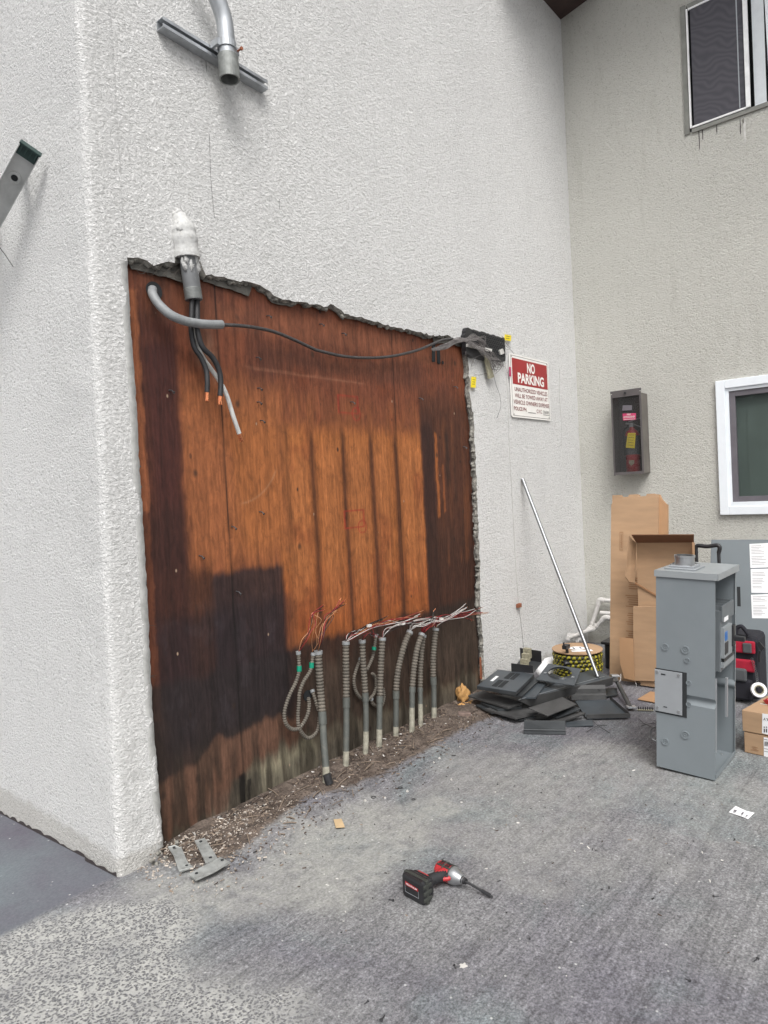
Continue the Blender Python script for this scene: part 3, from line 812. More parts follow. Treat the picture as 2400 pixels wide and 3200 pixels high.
# slots and holes cut in the sheathing by the terminal box, hole behind the sleeve: dark recess plugs
for a, b, w_ in ((cT(318, 360), cT(318, 545), .011), (cT(362, 400), cT(368, 560), .009)):
    MB().slab([W(a[0]-5, a[1], TH-.004), W(a[0]+5, a[1], TH-.004), W(b[0]+5, b[1], TH-.004), W(b[0]-5, b[1], TH-.004)], .003).build('cut_slot', M_DARK, bld)
MB().disc(W(*cT(402, 552), TH-.004), (0, -1, 0), .011, .002).build('drill_hole', M_DARK, bld)
p = W(*cT(368, 550), TH-.004); MB().disc(p, (0, -1, 0), .012, .002).build('drill_hole', M_DARK, bld)
p = W(*c1(335, 405), TH-.003); MB().disc(p, (0, -1, 0), .036, .002, 24).build('drill_hole', M_DARK, bld)
p = W(*c4(262, 885), TH-.004); MB().disc(p, (0, -1, 0), .026, .003, 24).build('drill_hole', M_DARK, bld)
# nails left in the sheathing
nails = [cD(*p) for p in [(576, 682), (738, 720), (553, 772), (430, 1200), (510, 1277), (500, 1137), (365, 843), (556, 838), (555, 868), (562, 908), (757, 868), (1000, 965), (690, 700), (905, 860), (980, 835), (560, 1105)]]
n0 = None
for i, q in enumerate(nails):
    p = W(q[0], q[1], TH)
    if n0 is None:
        nb = MB(); nb.tube([p+Vector((0, .002, 0)), p+Vector((.002, -.018, -.003)), p+Vector((.004, -.026, -.012))], .0028, 6)
        nb.disc(p+Vector((.004, -.026, -.012)), (.2, -.8, -.5), .006, .002, 8)
        n0 = nb.build('nail', M_STEELD, bld); n0p = p
    else:
        c = n0.copy(); COL.objects.link(c); c.parent = bld; c.location = p-n0p
# torn building paper hanging at the top edge
for pts in ([(278, 566), (300, 556), (330, 573), (395, 566), (398, 612), (380, 604), (330, 592), (283, 581)],
            [(436, 590), (500, 603), (548, 612), (536, 640), (505, 628), (440, 607)],
            [(575, 640), (592, 640), (640, 655), (632, 663), (598, 656), (588, 654)],
            [(880, 712), (905, 716), (930, 724), (920, 733), (900, 726)],
            [(935, 727), (962, 722), (1006, 735), (1002, 752), (975, 742), (950, 742), (938, 742)]):
    MB().slab(rag([W(*cD(*p), TH-.012) for p in pts+[pts[0]]], .02, .003, len(pts))[:-1], .004).build('paper_and_gap_shade', M_PAPER_AND_SHADE, bld)
# hexagonal lath wire exposed top left
lw = MB()
for i in range(6):
    for j in range(2):
        cx, cy = 296+i*20+(j % 2)*10, 570+i*3+j*14
        hexp = [W(*cD(cx+10*math.cos(a), cy+8*math.sin(a)), -.004) for a in np.linspace(0, 2*math.pi, 7)]
        lw.tube(hexp[:5], .0011, 4)
rr = random.Random(8)
for i in range(46):
    p = rr.choice(rightE+[Vector((float(np.interp(z, LEz, LEx)), 0, z)) for z in (.1, .2, .3, .4, .6, .7, .9, 1.4)]*2)
    d = Vector((rr.uniform(-.03, .01) if p.x > -3 else rr.uniform(.0, .045), rr.uniform(-.01, .01), rr.uniform(-.03, .03)))
    lw.tube([p+Vector((0, .012, 0)), p+d*.6+Vector((0, .0, .004)), p+d+Vector((0, .004, 0))], .0010, 4)
split(lw.build('lath_wire', M_LATH, bld))
# rusty weep strap at the right foot
MB().slab([W(*c4(1543, 600), .01), W(*c4(1572, 605), .01), W(*c4(1568, 765), .01), W(*c4(1545, 765), .01)], .006).build('rusty_strap', M_RUST, bld)

# ---- right wing wall with window openings
def wallx(name, rects, m):
    mb = MB()
    for (y0, y1, z0, z1) in rects:
        mb.add([(0, y0, z0), (0, y1, z0), (0, y1, z1), (0, y0, z1)], [[0, 1, 2, 3]])
    return mb.build(name, m, bld)
ul = (-.945, -2.45, 3.925, 4.83); ll = (-1.12, -2.2, 1.10, 2.03)
WT = 6.05; YE = -7.0
wallx('wing_wall', [(0, ul[0], -.05, WT)] if False else
      [(0, ul[0], -.05, WT), (ul[0], ll[0], -.05, ul[2]), (ul[0], ul[1], ul[3], WT), (ll[0], ll[1], -.05, ll[2]), (ll[0], ll[1], ll[3], ul[2]), (ul[1], YE, ul[2], WT), (ll[1], YE, -.05, ul[2])], M_ST2)
# roof: overhang over the front wall, rafter at the inner corner, added wing eave
ro = MB()
ro.hexa([Vector(p) for p in ((-1.25, .3, ZTOP-.02), (-.004, .3, ZTOP-.02), (-.004, -.42, ZTOP+.12), (-1.25, -.42, ZTOP+.12))],
        [Vector(p) for p in ((-1.25, .3, ZTOP+.13), (-.004, .3, ZTOP+.13), (-.004, -.42, ZTOP+.27), (-1.25, -.42, ZTOP+.27))])
ro.build('roof_overhang', M_DARKWOOD, bld)
rb = MB(); rb.box((-.55, -3.4, WT+.06), (1.15, 7.4, .12)); rb.build('shade_eave', M_DARKWOOD, bld)  # unseen eave added above the view to shade the wing wall's top
rt = MB(); rt.box((-2.2, 4.2, ZTOP+.42), (4.6, 8.6, .1)); rt.build('roof', M_DARKWOOD, bld)

def window_upper():
    y0, y1, z0, z1 = ul
    wn = MB(); d = .012
    # outer aluminium frame, proud of the wall
    t = .035
    for (a, b, c, e) in ((y0+.010, y0-t*.7, z0-.012, z1+.02), (y1+t, y1, z0-.012, z1+.02)):
        wn.box((.004, (a+b)/2, (c+e)/2), (.03, abs(a-b), e-c))
    wn.box((.002, (y0+y1)/2-.01, z1), (.026, abs(y1-y0)-.06, .036)); wn.box((.001, (y0+y1)/2-.01, z0), (.030, abs(y1-y0)-.06, .030))
    fr = wn.build('window', M_ALUW, bld)
    wb = MB()
    wb.box((-.014, y0-.036, (z0+z1)/2), (.012, .012, z1-z0-.04)); wb.box((-.016, y0-.42, (z0+z1)/2), (.02, .028, z1-z0-.04))
    wb.box((-.014, y0-.225, z1-.026), (.010, .36, .012)); wb.box((-.015, y0-.225, z0+.024), (.010, .36, .012))
    wb.build('frame', M_WHITEB, fr)
    MB().box((-.010, y0-.235, (z0+z1)/2), (.004, .355, z1-z0-.06)).build('insect_screen', M_SCREEN, fr)
    MB().box((-.014, y0-.365, (z0+z1)/2-.0), (.004, .007, z1-z0-.08)).build('screen_bar', M_GREYL, fr)
    MB().box((-.002, y0-.78, (z0+z1)/2), (.004, .66, z1-z0-.06)).build('glass', glass_mat('clear_glass', (.03, .035, .035), .03, .05), fr)
    bl = MB()
    for i in range(8):
        yy = y0-.492-i*.084; a = .25 if i % 2 else -.2
        for s in (1,):
            top = Vector((.010, yy, z1)); bot = Vector((.010, yy-.015*(i % 2), z0+.02)); wv = Vector((a*.05, -.040, 0))
            bl.slab([top-wv, top+wv, bot+wv*.96, bot-wv*.96], .002)
    bl.build('blind', M_BLINDW, fr)
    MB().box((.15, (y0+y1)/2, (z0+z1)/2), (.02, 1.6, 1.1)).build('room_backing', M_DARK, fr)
window_upper()
def window_lower():
    y0, y1, z0, z1 = -1.083, -2.25, 1.068, 2.058
    fr = MB(); t = .062
    def bar(mb, a, b, c, e, x0, x1): mb.box(((x0+x1)/2, (a+b)/2, (c+e)/2), (abs(x1-x0), abs(a-b), abs(e-c)))
    bar(fr, y0, y0-t, z0, z1, -.03, .02); bar(fr, y1, y1+t, z0, z1, -.03, .02)
    bar(fr, y0-t, y1+t, z1-t, z1, -.03, .02); bar(fr, y0-t, y1+t, z0, z0+t, -.03, .02)
    f = fr.build('window', M_VINYL, bld, .004)
    iv = MB(); s = .022; a, b, c, e = y0-t, y1+t, z0+t, z1-t
    bar(iv, a, a-s, c, e, -.015, .03); bar(iv, a-s, b, e-s, e, -.015, .03); bar(iv, a-s, b, c, c+s*1.4, -.022, .03)
    iv.build('track', M_VINYL, f, .002)
    sa = MB(); a -= s; c += s*1.4; e -= s; k = .04
    bar(sa, a, a-k, c, e, -.004, .03); bar(sa, a-k, b, e-k, e, -.004, .03); bar(sa, a-k, b, c, c+k, -.004, .03)
    sa.build('sash', M_SASH, f, .002)
    bar2 = MB(); bar(bar2, a-k, b, c+k, e-k, .010, .014); bar2.build('glass', M_GLASS, f)
    bl = MB()
    for i in range(12):
        yy = a-k-.02-i*.085
        bl.slab([Vector((.049, yy+.043, e)), Vector((.052, yy-.043, e)), Vector((.052, yy-.043, c)), Vector((.049, yy+.043, c))], .002)
    bl.build('blind', M_BLIND, f)
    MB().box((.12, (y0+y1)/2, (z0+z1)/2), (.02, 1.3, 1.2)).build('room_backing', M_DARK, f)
window_lower()
# streaks of old paint under the upper window
for k_, (x, y, L_) in enumerate(((1310, 1790, 260), (1296, 1760, 70), (640, 1930, 230), (690, 1925, 120), (1250, 1800, 160), (900, 1870, 90))):
    MB().blob(R(*cU(x, y+L_/2), .0), (.003, .008 if k_ < 2 else .003, L_*.00031), k_, .35, 8).build('paint_drip', M_WHITEP if k_ == 0 else M_INK if k_ > 1 else M_BROKEN, bld)

# ================================================================== THINGS ON THE FRONT WALL
def lip_channel():
    a = W(*cA(928, 165), -.03); b = W(*cA(1528, 470), -.03); z = (a.z+b.z)/2; a.z = z+.012; b.z = z-.012
    # open-faced steel channel, slot towards the viewer
    h, d, t, lip = .041, .045, .003, .010
    e = (b-a).normalized(); up = Vector((0, -1, 0)).cross(e).normalized(); up = up if up.z > 0 else -up
    mb = MB(); out = Vector((0, -1, 0)); L = (b-a).length; c = a.lerp(b, .5); c.y = -.001
    ax = (e, out, up)
    mb.box(c+out*(t/2), (L, t, h), ax)
    mb.box(c+out*(d/2+t/2)+up*(h/2-t/2), (L, d-t, t), ax); mb.box(c+out*(d/2+t/2)-up*(h/2-t/2), (L, d-t, t), ax)
    mb.box(c+out*(d-t/2)+up*(h/2-lip/2-t), (L, t, lip), ax); mb.box(c+out*(d-t/2)-up*(h/2-lip/2-t), (L, t, lip), ax)
    o = mb.build('strut_channel', M_GALV)
    tag(o, 'short galvanised strut channel bolted level across the upper white wall', 'strut channel')
    return c
cc = lip_channel()
Y = -.095
cond = thing('metal_conduit', W(*cA(1325, 460), Y), 'galvanised conduit elbow coming down the upper wall and ending in an open coupling', 'conduit')
pth = spline([W(*cD(*p), Y) for p in [(425, -95), (452, -40), (470, 0), (484, 42), (489, 80), (491, 110), (493, 127)]], 8)
MB().tube(pth, .0355, 20).build('pipe', M_GALV, cond)
a, b = W(*cD(492.5, 122), Y), W(*cD(496, 172), Y); ax = (b-a)
cp = MB(); cp.ring(a, ax, .0375, .0435, ax.length, 28); cp.build('coupling', M_GALVD, cond)
MB().disc(a+ax*.55, ax, .0376, .002, 24).build('bore', M_DARK, cond)
cl = thing('pipe_clamp', W(*cD(490, 105), Y), 'two piece bolted strap clamp holding the conduit elbow to the strut channel', 'pipe clamp')
a = W(*cD(489.5, 92), Y); b = W(*cD(490.5, 107), Y)
m1 = MB(); m1.ring(a, b-a, .0365, .0405, (b-a).length, 20)
m1.box(a.lerp(b, .5)+Vector((.050, -.0, 0)), (.022, .012, .03)); m1.box(a.lerp(b, .5)+Vector((-.046, .02, 0)), (.012, .045, .028)); m1.box(a.lerp(b, .5)+Vector((.046, .025, 0)), (.012, .045, .028))
m1.build('strap', M_GALV, cl)
p = a.lerp(b, .5)+Vector((.052, -.03, 0)); MB().tube([p, p+Vector((0, .05, 0))], .004, 8).disc(p, (0, -1, 0), .008, .005, 6).build('bolt', M_RUST, cl)

# service conduit stub with plaster over it
sc_ = thing('service_conduit', W(*cD(418, 650), -.03), 'vertical grey service conduit coming out of plaster above the opening, threaded end', 'conduit')
top = W(*cD(404, 545), -.022); bot = W(*cD(419, 648), -.028)
MB().tube([top, bot], .0345, 22).build('pipe', M_CONDP, sc_)
th = resample([bot.lerp(top, .24), bot], .0028); MB().tube(th, [.0362 if i % 2 else .0338 for i in range(len(th))], 22).build('thread', M_GALVD, sc_)
pl_ = MB()
t2 = W(*cD(388, 476), .004)
pp = spline([t2+Vector((-.005, .01, .02)), t2.lerp(top, .25)+Vector((0, -.010, 0)), t2.lerp(top, .6)+Vector((0, -.006, 0)), top.lerp(bot, .12)+Vector((0, .004, 0))], 10)
pl_.tube(pp, [(.030+.020*min(1, i/14))*(1+.04*math.sin(i*.7)) for i in range(len(pp))], 16)
for i in range(26): pl_.blob(pp[int(i*len(pp)/26)]+Vector((random.uniform(-.036, .030)*min(1, .4+i/20), -.016+random.uniform(-.01, .012), random.uniform(-.01, .01))), (.018, .012, .016), i, .3, 6)
pl_.build('stucco_patch', mat('rough_white_plaster', (.52, .52, .51), .95, var=.15, vs=60, dirt=.7, dirtcol=(.40, .39, .36), bs=70, bst=1), bld)
sr_ = random.Random(6); dn = (bot-top)
for i in range(9):
    a_ = sr_.uniform(-1.2, 1.2); q_ = top+dn*(.04+.42*sr_.random()**1.5)+Vector((math.sin(a_), -math.cos(a_), 0))*.033
    MB().blob(q_, (.010+.006*sr_.random(), .005, .012+.014*sr_.random()), i, .4, 7).build('plaster_smear', mat('grey_plaster_smear', (.42, .42, .41), .9, var=.2, vs=50), sc_)
crk = MB(); crk.slab(rag([W(*cD(*p), -.006) for p in [(378, 505), (383, 525), (388, 548), (391, 566), (380, 566), (379, 540), (376, 520), (378, 505)]], .012, .003, 2)[:-1], .008)
crk.build('broken_gap', M_PAPER_AND_SHADE, bld)

def cable(name, pts, r, m, label, cu=True, n=10, group=None):
    path = spline(pts, n)
    t = thing(name, path[-1], label, 'cable', group)
    MB().tube(path, r, 12).build('insulation', m, t)
    if cu:
        d = (path[-1]-path[-3]).normalized(); mb = MB()
        rr = random.Random(int(abs(pts[0][0])*1000))
        for i in range(9):
            a = 2*math.pi*i/9; side = d.orthogonal().normalized(); s2 = d.cross(side)
            o = (side*math.cos(a)+s2*math.sin(a))*r*.5
            mb.tube([path[-1]+o-d*.004, path[-1]+o*1.1+d*.018, path[-1]+o*rr.uniform(.3, 1.6)+d*.036+Vector((rr.uniform(-.004, .007), 0, 0))], .0024, 5)
        mb.build('copper_strands', M_COPPER, t)
    return t
cable('power_cable', [W(*c1(640, 440), -.028), W(*c1(635, 600), -.03), W(*c1(632, 720), -.03), W(*c1(655, 850), -.03), W(*c1(710, 940), -.035), W(*c1(752, 1040), -.04), W(*c1(760, 1130), -.045), W(*c1(758, 1215), -.045)],
      .0108, M_BLACKR, 'left black service cable hanging from the conduit with a stripped copper end')
cable('power_cable', [W(*c1(680, 440), -.03), W(*c1(680, 600), -.04), W(*c1(682, 720), -.05), W(*c1(720, 850), -.055), W(*c1(800, 935), -.055), W(*c1(850, 1030), -.055), W(*c1(868, 1130), -.055), W(*c1(862, 1245), -.055)],
      .0112, M_BLACKR, 'right black service cable curving down from the conduit with a stripped copper end')
cable('power_cable', [W(*c1(660, 440), -.015), W(*c1(652, 620), -.012), W(*c1(665, 800), -.010), W(*c1(720, 930), -.01), W(*c1(790, 1030), -.012), W(*c1(860, 1130), -.02), W(*c1(915, 1240), -.03), W(*c1(965, 1400), -.03), W(*c1(1015, 1545), -.03)],
      .0098, M_WCAB, 'scuffed white neutral cable reaching lowest of the three with a bare frayed end')
# grey sleeve + long black cable
sl_ = thing('plastic_sleeve', W(*c1(600, 660), -.05), 'curved grey plastic pipe sleeve coming out of the hole at top left of the plywood', 'pipe')
MB().tube(spline([W(*c1(322, 395), .03), W(*c1(328, 440), -.005), W(*c1(380, 520), -.03), W(*c1(470, 598), -.055), W(*c1(580, 645), -.065), W(*c1(700, 668), -.065), W(*c1(800, 674), -.06), W(*c1(874, 674), -.055)], 8), .0182, 18).build('sleeve_pipe', M_SLEEVE, sl_)
lc = MB().tube(spline([W(*c1(862, 676), -.055), W(*c1(1000, 682), -.05), W(*c1(1150, 700), -.04), W(*c1(1300, 735), -.03), W(*c1(1450, 795), -.02), W(*c1(1600, 865), -.01),
     W(*cD(690, 758), -.004), W(*cD(745, 770), -.002), W(*cD(800, 773), 0), W(*cD(850, 769), 0), W(*cD(900, 757), -.003), W(*cD(935, 743), -.02), W(*cD(958, 734), -.03), W(*cD(978, 732), -.02)], 8), .0078, 10)
tag(lc.build('communication_cable', M_CABLE), 'long black cable sagging from the grey sleeve across the plywood to the terminal box', 'cable')

# terminal box with wire bundle
tb = thing('terminal_box', W(*cD(1050, 775), -.03), 'charred black telephone terminal box full of cut grey wires at the opening corner', 'terminal box')
q = [W(*cT(*p), -.03) for p in [(628, 222), (990, 322), (995, 540), (800, 522), (700, 505), (625, 470), (610, 300)]]
MB().slab(rag(q+[q[0]], .02, .004, 9)[:-1], .03).build('shell', M_BLACKP, tb)
rb_ = MB()
for i in range(9):
    for j in range(16):
        x = 690+j*19; y = 262+i*19+(j*19)*.27
        if y < 470+j*2: rb_.blob(W(*cT(x+(i % 2)*9, y), -.034), (.0042, .0042, .0042), i*20+j, .2, 3)
rb_.build('ribbing', M_BLACKR, tb)
MB().slab([W(*cT(*p), -.045) for p in [(642, 372), (868, 425), (866, 452), (642, 400)]], .018).build('connector_block', M_WHITEP, tb)
MB().slab([W(*cT(*p), -.042) for p in [(938, 435), (972, 420), (985, 465), (952, 480)]], .012).build('connector_block', M_WHITEP, tb)
MB().slab([W(*cT(*p), -.038) for p in [(800, 480), (842, 490), (887, 690), (842, 705)]], .012, 0).build('connector_strip', M_KHAKI, tb)
wb_ = MB(); rr = random.Random(4)
for i in range(34):
    o = lambda s: (rr.gauss(0, s), rr.gauss(0, s))
    P = []
    for (x, y, s, d) in ((312, 430, 9, -.01), (420, 405, 14, -.03), (540, 345, 12, -.05), (622, 340, 7, -.06)):
        dx, dy = o(s); P.append(W(*cT(x+dx, y+dy), d))
    if i % 2:
        for (x, y, s, d) in ((700, 320+rr.uniform(-25, 20), 10, -.065), (760+rr.uniform(-20, 40), 350+rr.uniform(-40, 30), 12, -.055), (790, 420, 16, -.045)):
            dx, dy = o(s); P.append(W(*cT(x+dx, y+dy), d))
    else:
        for (x, y, s, d) in ((720, 400, 18, -.06), (830, 470, 20, -.06), (900+rr.uniform(-40, 60), 560+rr.uniform(-30, 40), 10, -.055), (930+rr.uniform(-60, 50), 620+rr.uniform(-50, 30), 8, -.05)):
            dx, dy = o(s); P.append(W(*cT(x+dx, y+dy), d))
    wb_.tube(spline(P, 5), .0017, 5)
for a in ([(700, 560), (690, 520), (740, 490), (830, 470), (930, 440)], [(672, 590), (690, 530), (750, 490)], [(960, 300), (1010, 380), (1040, 420), (1000, 425), (975, 400)], [(940, 360), (1030, 420), (1075, 470)], [(625, 500), (620, 460), (632, 380)],
          [(880, 660), (905, 760), (940, 860), (950, 960), (930, 1030), (912, 1078)], [(700, 660), (740, 670), (820, 652)]):
    wb_.tube(spline([W(*cT(*p), -.03+(.02 if k_ == len(a)-1 else 0)) for k_, p in enumerate(a)], 6), .0014, 5)
wb_.build('wire_bundle', M_WG, tb)
def tagthing(name, quad, m, label, lines=2, cat='tag', y=-.02):
    q = [W(*p, y) for p in quad]
    t = thing(name, q[3], label, cat)
    MB().slab(q, .002).build('card', m, t)
    mb = MB()
    for i in range(lines):
        a = .3+.4*i/max(1, lines-1)
        l0 = q[0].lerp(q[3], a); r0 = q[1].lerp(q[2], a)
        l, r_ = l0.lerp(r0, .2), l0.lerp(r0, .8); dz = Vector((0, 0, .003))
        y_ = Vector((0, -.0008, 0)); mb.add([l+y_, r_+y_, r_+y_+dz, l+y_+dz], [[0, 1, 2, 3]])
    mb.build('print', M_INK, t)
tagthing('wire_tag', [cT(676, 684), cT(719, 688), cT(713, 790), cT(668, 786)], M_YEL, 'yellow tag hanging on the right edge of the opening below the terminal box', 3)
tagthing('wire_tag', [cT(990, 285), cT(1050, 297), cT(1044, 350), cT(984, 338)], M_YEL, 'crooked yellow tag at the upper right corner of the terminal box', 2)
tagthing('wire_tag', [cT(1030, 592), cT(1046, 596), cT(1048, 684), cT(1032, 680)], M_PINK, 'small pink tag beside the left edge of the no parking sign', 1)

# NO PARKING sign
def sign():
    q = [W(*cN(*p), -.012) for p in [(188, 190), (1222, 452), (1278, 2010), (238, 1880)]]
    x0 = (q[0].x+q[3].x)/2; x1 = (q[1].x+q[2].x)/2; z1 = (q[0].z+q[1].z)/2; z0 = (q[2].z+q[3].z)/2
    t = thing('parking_sign', ((x0+x1)/2, 0, z0), 'red and white NO PARKING sign with towing notice screwed to the wall', 'sign')
    y = -.012; w_, h_ = x1-x0, z1-z0
    P = lambda a, b, yy=y: Vector((x0+a*w_, yy, z0+b*h_))
    r = .035; pts = []
    for (cx, cz, a0) in ((1-r*h_/w_, 1-r, 0), (r*h_/w_, 1-r, 90), (r*h_/w_, r, 180), (1-r*h_/w_, r, 270)):
        for k in range(5):
            a = math.radians(a0+k*22.5); pts.append(P(cx+r*h_/w_*math.cos(a), cz+r*math.sin(a)))
    MB().hexa([p+Vector((0, .004, 0)) for p in pts], pts).build('plate', M_SIGNW, t)
    def flat(nm, rects, m, yy):
        mb = MB()
        for (a0, a1, b0, b1) in rects:
            mb.add([P(a0, b0, yy), P(a1, b0, yy), P(a1, b1, yy), P(a0, b1, yy)], [[0, 1, 2, 3]])
        return [split(mb.build(nm, m, t))]
    e = .0055
    flat('border', [(.03, .97, .975-e, .975), (.03, .97, .025, .025+e), (.025, .025+e, .03, .97), (.975-e, .975, .03, .97)], M_INK, y-.0012)
    flat('red_panel', [(.055, .95, .525, .935)], M_SIGNR, y-.0014)
    def tx(s, a0, a1, b0, h, m, bold=0, yy=y): return text('lettering', s, P(a0, b0, yy), P(a1, b0, yy), h*h_, (0, -1, 0), m, t, bold, .0022)
    tx('NO', .42, .62, .74, .165, M_SIGNW, .035)
    tx('PARKING', .18, .85, .555, .165, M_SIGNW, .035)
    tx('UNAUTHORIZED VEHICLES', .09, .93, .415, .066, M_INKR, .004)
    tx('WILL BE TOWED AWAY AT', .09, .93, .315, .066, M_INKR, .004)
    tx('VEHICLE OWNERS EXPENSE', .055, .965, .213, .066, M_INKR, .004)
    tx('POLICE PH.', .055, .37, .110, .062, M_INKR, .012)
    tx('C.V.C.', .62, .77, .105, .062, M_INKR, .012)
    tx('22658A', .79, .955, .112, .050, M_INK, 0)
    flat('lettering', [(.40, .59, .095, .103), (.79, .96, .085, .092)], M_INK, y-.0022)
    sc = MB()
    for a, b in ((.05, .955), (.95, .955), (.05, .045), (.95, .045)): sc.disc(P(a, b, y-.001), (0, -1, 0), .004, .002, 8)
    split(sc.build('screw', M_STEELD, t))
sign()

# thin wire hanging from the terminal box down to a small brown block, then on to the ground
hw = thing('hanging_cord', W(*cD(1121, 1325), -.02), 'thin white cord hanging beside the opening with a small brown terminal block on its end', 'cord')
MB().tube(spline([W(*cT(985, 545), -.025), W(*cT(1005, 640), -.01), W(*cT(1012, 760), -.004), W(*cT(1022, 1000), -.004), W(*cT(1030, 1340), -.004), W(*cD(1105, 1050), -.004), W(*cD(1113, 1200), -.005), W(*cD(1120, 1300), -.012)], 6), .0016, 5).build('cord', M_WHITEP, hw)
p = W(*cD(1121, 1308), -.014); MB().box(p, (.048, .02, .028)).build('block', M_RUST, hw, .002)
MB().tube(spline([W(*cD(1121, 1316), -.012), W(*cD(1126, 1350), -.008), W(*cD(1131, 1400), -.008), W(*cD(1135, 1440), -.02)], 6), .0013, 5).build('wire_tail', M_WG, hw)
wq = MB().tube(spline([W(*cT(1502, 610), -.003), W(*cT(1504, 880), -.003), W(*cT(1520, 1100), -.003), W(*cT(1519, 1330), -.004)], 6), .0013, 5)
tag(wq.build('wall_cord', M_WHITEP), 'short thin white cord stapled down the wall right of the no parking sign', 'cord')

# ================================================================== CONDUIT RISERS
M_GROOVE = mat('groove_shade', (.060, .053, .045), .9)  # groove shade put into the colour so the ribs read
def groove(mb, n, k):
    for i in range(k-1):
        if i % 4 == 2:
            for j in range(n): mb.mi[i*n+j] = 1
    return mb
def riser(pts, yb, yt, r, joint, crust, label, bend=None):
    """pts: image points foot -> top; joint: index fraction where rigid turns corrugated"""
    n = len(pts); P = [W(*c4(*p), yb+(yt-yb)*min(1, i/(n-1)*1.5)) for i, p in enumerate(pts)]
    path = spline(P, 10); L = len(path); j = int(joint*(L-1)); c = int(crust*(L-1))
    P0 = path[0].copy(); path[0] = Vector((P0.x, P0.y, min(P0.z, .0)-.0))
    t = thing('conduit_riser', (P0.x, P0.y, 0), label, 'conduit', 'grey conduit risers along the foot of the plywood')
    MB().tube(path[c:j+1], r*.95, 14).build('rigid_pipe', M_RIGID, t)
    MB().tube(path[:c+1], [r*.97]*(c+1), 14).build('crusted_foot', M_CRUST, t)
    jj = [path[j-1].lerp(path[j], .2), path[j], path[min(j+2, L-1)]]
    a = path[max(0, j-4)]; b = path[min(L-1, j+1)]; MB().tube([a, b], r*1.14, 16).build('coupling', M_RIGID, t)
    cp, cr = corrug(path[j:], r); groove(MB().tube(cp, cr, 14), 14, len(cp)).build('corrugated_sleeve', [M_FLEX, M_GROOVE], t)
    d = (path[-1]-path[-3]).normalized(); MB().ring(path[-1]-d*.012, d, r*.8, r*1.2, .016, 16).build('end_bushing', M_SLEEVE, t)
    return path[-1]
tips = []
tips.append(riser([(402, 1540), (398, 1400), (385, 1250), (375, 1060), (362, 880), (350, 720), (342, 560)], -.12, -.03, .0175, .54, .15, 'nearest conduit riser, thick and leaning, standing left of the others at the plywood foot'))
tips.append(riser([(547, 1405), (549, 1250), (551, 1080), (550, 930), (549, 780), (547, 620), (547, 490)], -.07, -.03, .0165, .52, .12, 'second conduit riser from the left, straight upright with white wires at its top'))
tips.append(riser([(692, 1315), (696, 1180), (696, 1020), (692, 890), (684, 760), (674, 620), (668, 478)], -.05, -.03, .0155, .52, .2, 'third conduit riser, with a small looped flexible tube behind it'))
tips.append(riser([(793, 1265), (795, 1120), (797, 980), (800, 880), (803, 760), (810, 600), (818, 460)], -.05, -.03, .0165, .48, .16, 'fourth conduit riser, in front of the right side of the small loop'))
tips.append(riser([(916, 1170), (918, 1060), (919, 960), (919, 850), (930, 720), (960, 580), (990, 480), (1020, 415)], -.03, -.03, .0165, .42, .08, 'fifth conduit riser, its corrugated top bending to the right'))
tips.append(riser([(1035, 1168), (1036, 1050), (1038, 900), (1040, 810), (1052, 680), (1074, 540), (1110, 430)], -.06, -.04, .0165, .48, .25, 'sixth conduit riser, bending right to cross in front of its neighbour'))
tips.append(riser([(1100, 1110), (1099, 980), (1098, 880), (1097, 810), (1100, 680), (1110, 540), (1122, 440)], -.045, -.015, .0150, .45, .22, 'seventh conduit riser, crossed at its top by the bent one on its left'))
tips.append(riser([(1200, 1048), (1200, 940), (1199, 850), (1194, 735), (1194, 620), (1202, 500), (1214, 390)], -.035, -.025, .0165, .48, .12, 'eighth conduit riser, furthest right of the row beside the bare wall foot'))
sh = MB().disc(W(*c4(405, 1470), -.135), (0.05, -.3, -1), .019, .045, 14)
tag(sh.build('rubber_plug', M_BLACKR), 'short black rubber cap at the foot of the nearest conduit riser', 'pipe cap')

def flexloop(pts, label, tape=None, ys=None, r=.0088):
    n = len(pts); P = [W(*c4(*p), (ys[i] if ys else -.02)) for i, p in enumerate(pts)]
    path = spline(P, 8)
    t = thing('flexible_conduit', path[len(path)//2], label, 'conduit', 'small flexible conduits looped on the plywood')
    cp, cr = corrug(path, r, .0115, .17); groove(MB().tube(cp, cr, 10), 10, len(cp)).build('corrugated_tube', [M_FLEX, M_GROOVE], t)
    d = (path[0]-path[2]).normalized(); MB().ring(path[0]-d*.006, d, r*.8, r*1.35, .014, 12).build('end_fitting', M_SLEEVE, t)
    if tape:
        a, b = [W(*c4(*p), -.02) for p in tape]; MB().tube([a, b], r*1.35, 12).build('tape_band', M_TAPE, t)
flexloop([(195, 570), (200, 640), (200, 710), (175, 790), (140, 860), (112, 930), (92, 1010), (98, 1080), (130, 1125), (180, 1135), (225, 1100), (262, 1030), (275, 960), (270, 900)], 'left looped flexible conduit with a green tape band, hanging lowest left on the plywood', [(202, 665), (202, 705)])
flexloop([(305, 580), (295, 650), (280, 710), (235, 780), (205, 860), (198, 950), (192, 1040), (200, 1120), (235, 1180), (275, 1200), (320, 1170), (345, 1120), (352, 1040)], 'middle looped flexible conduit with green tape, its loop reaching lower than its neighbour', [(293, 640), (293, 680)])
flexloop([(772, 440), (760, 520), (745, 600), (715, 670), (655, 660), (620, 720), (608, 780), (615, 840), (640, 890), (690, 920), (740, 890), (768, 830), (765, 760), (738, 715)][0:4]+[(700, 700)], 'short flexible conduit with green tape descending behind the fourth riser', [(757, 525), (755, 548)], [0, 0, 0, 0, 0])
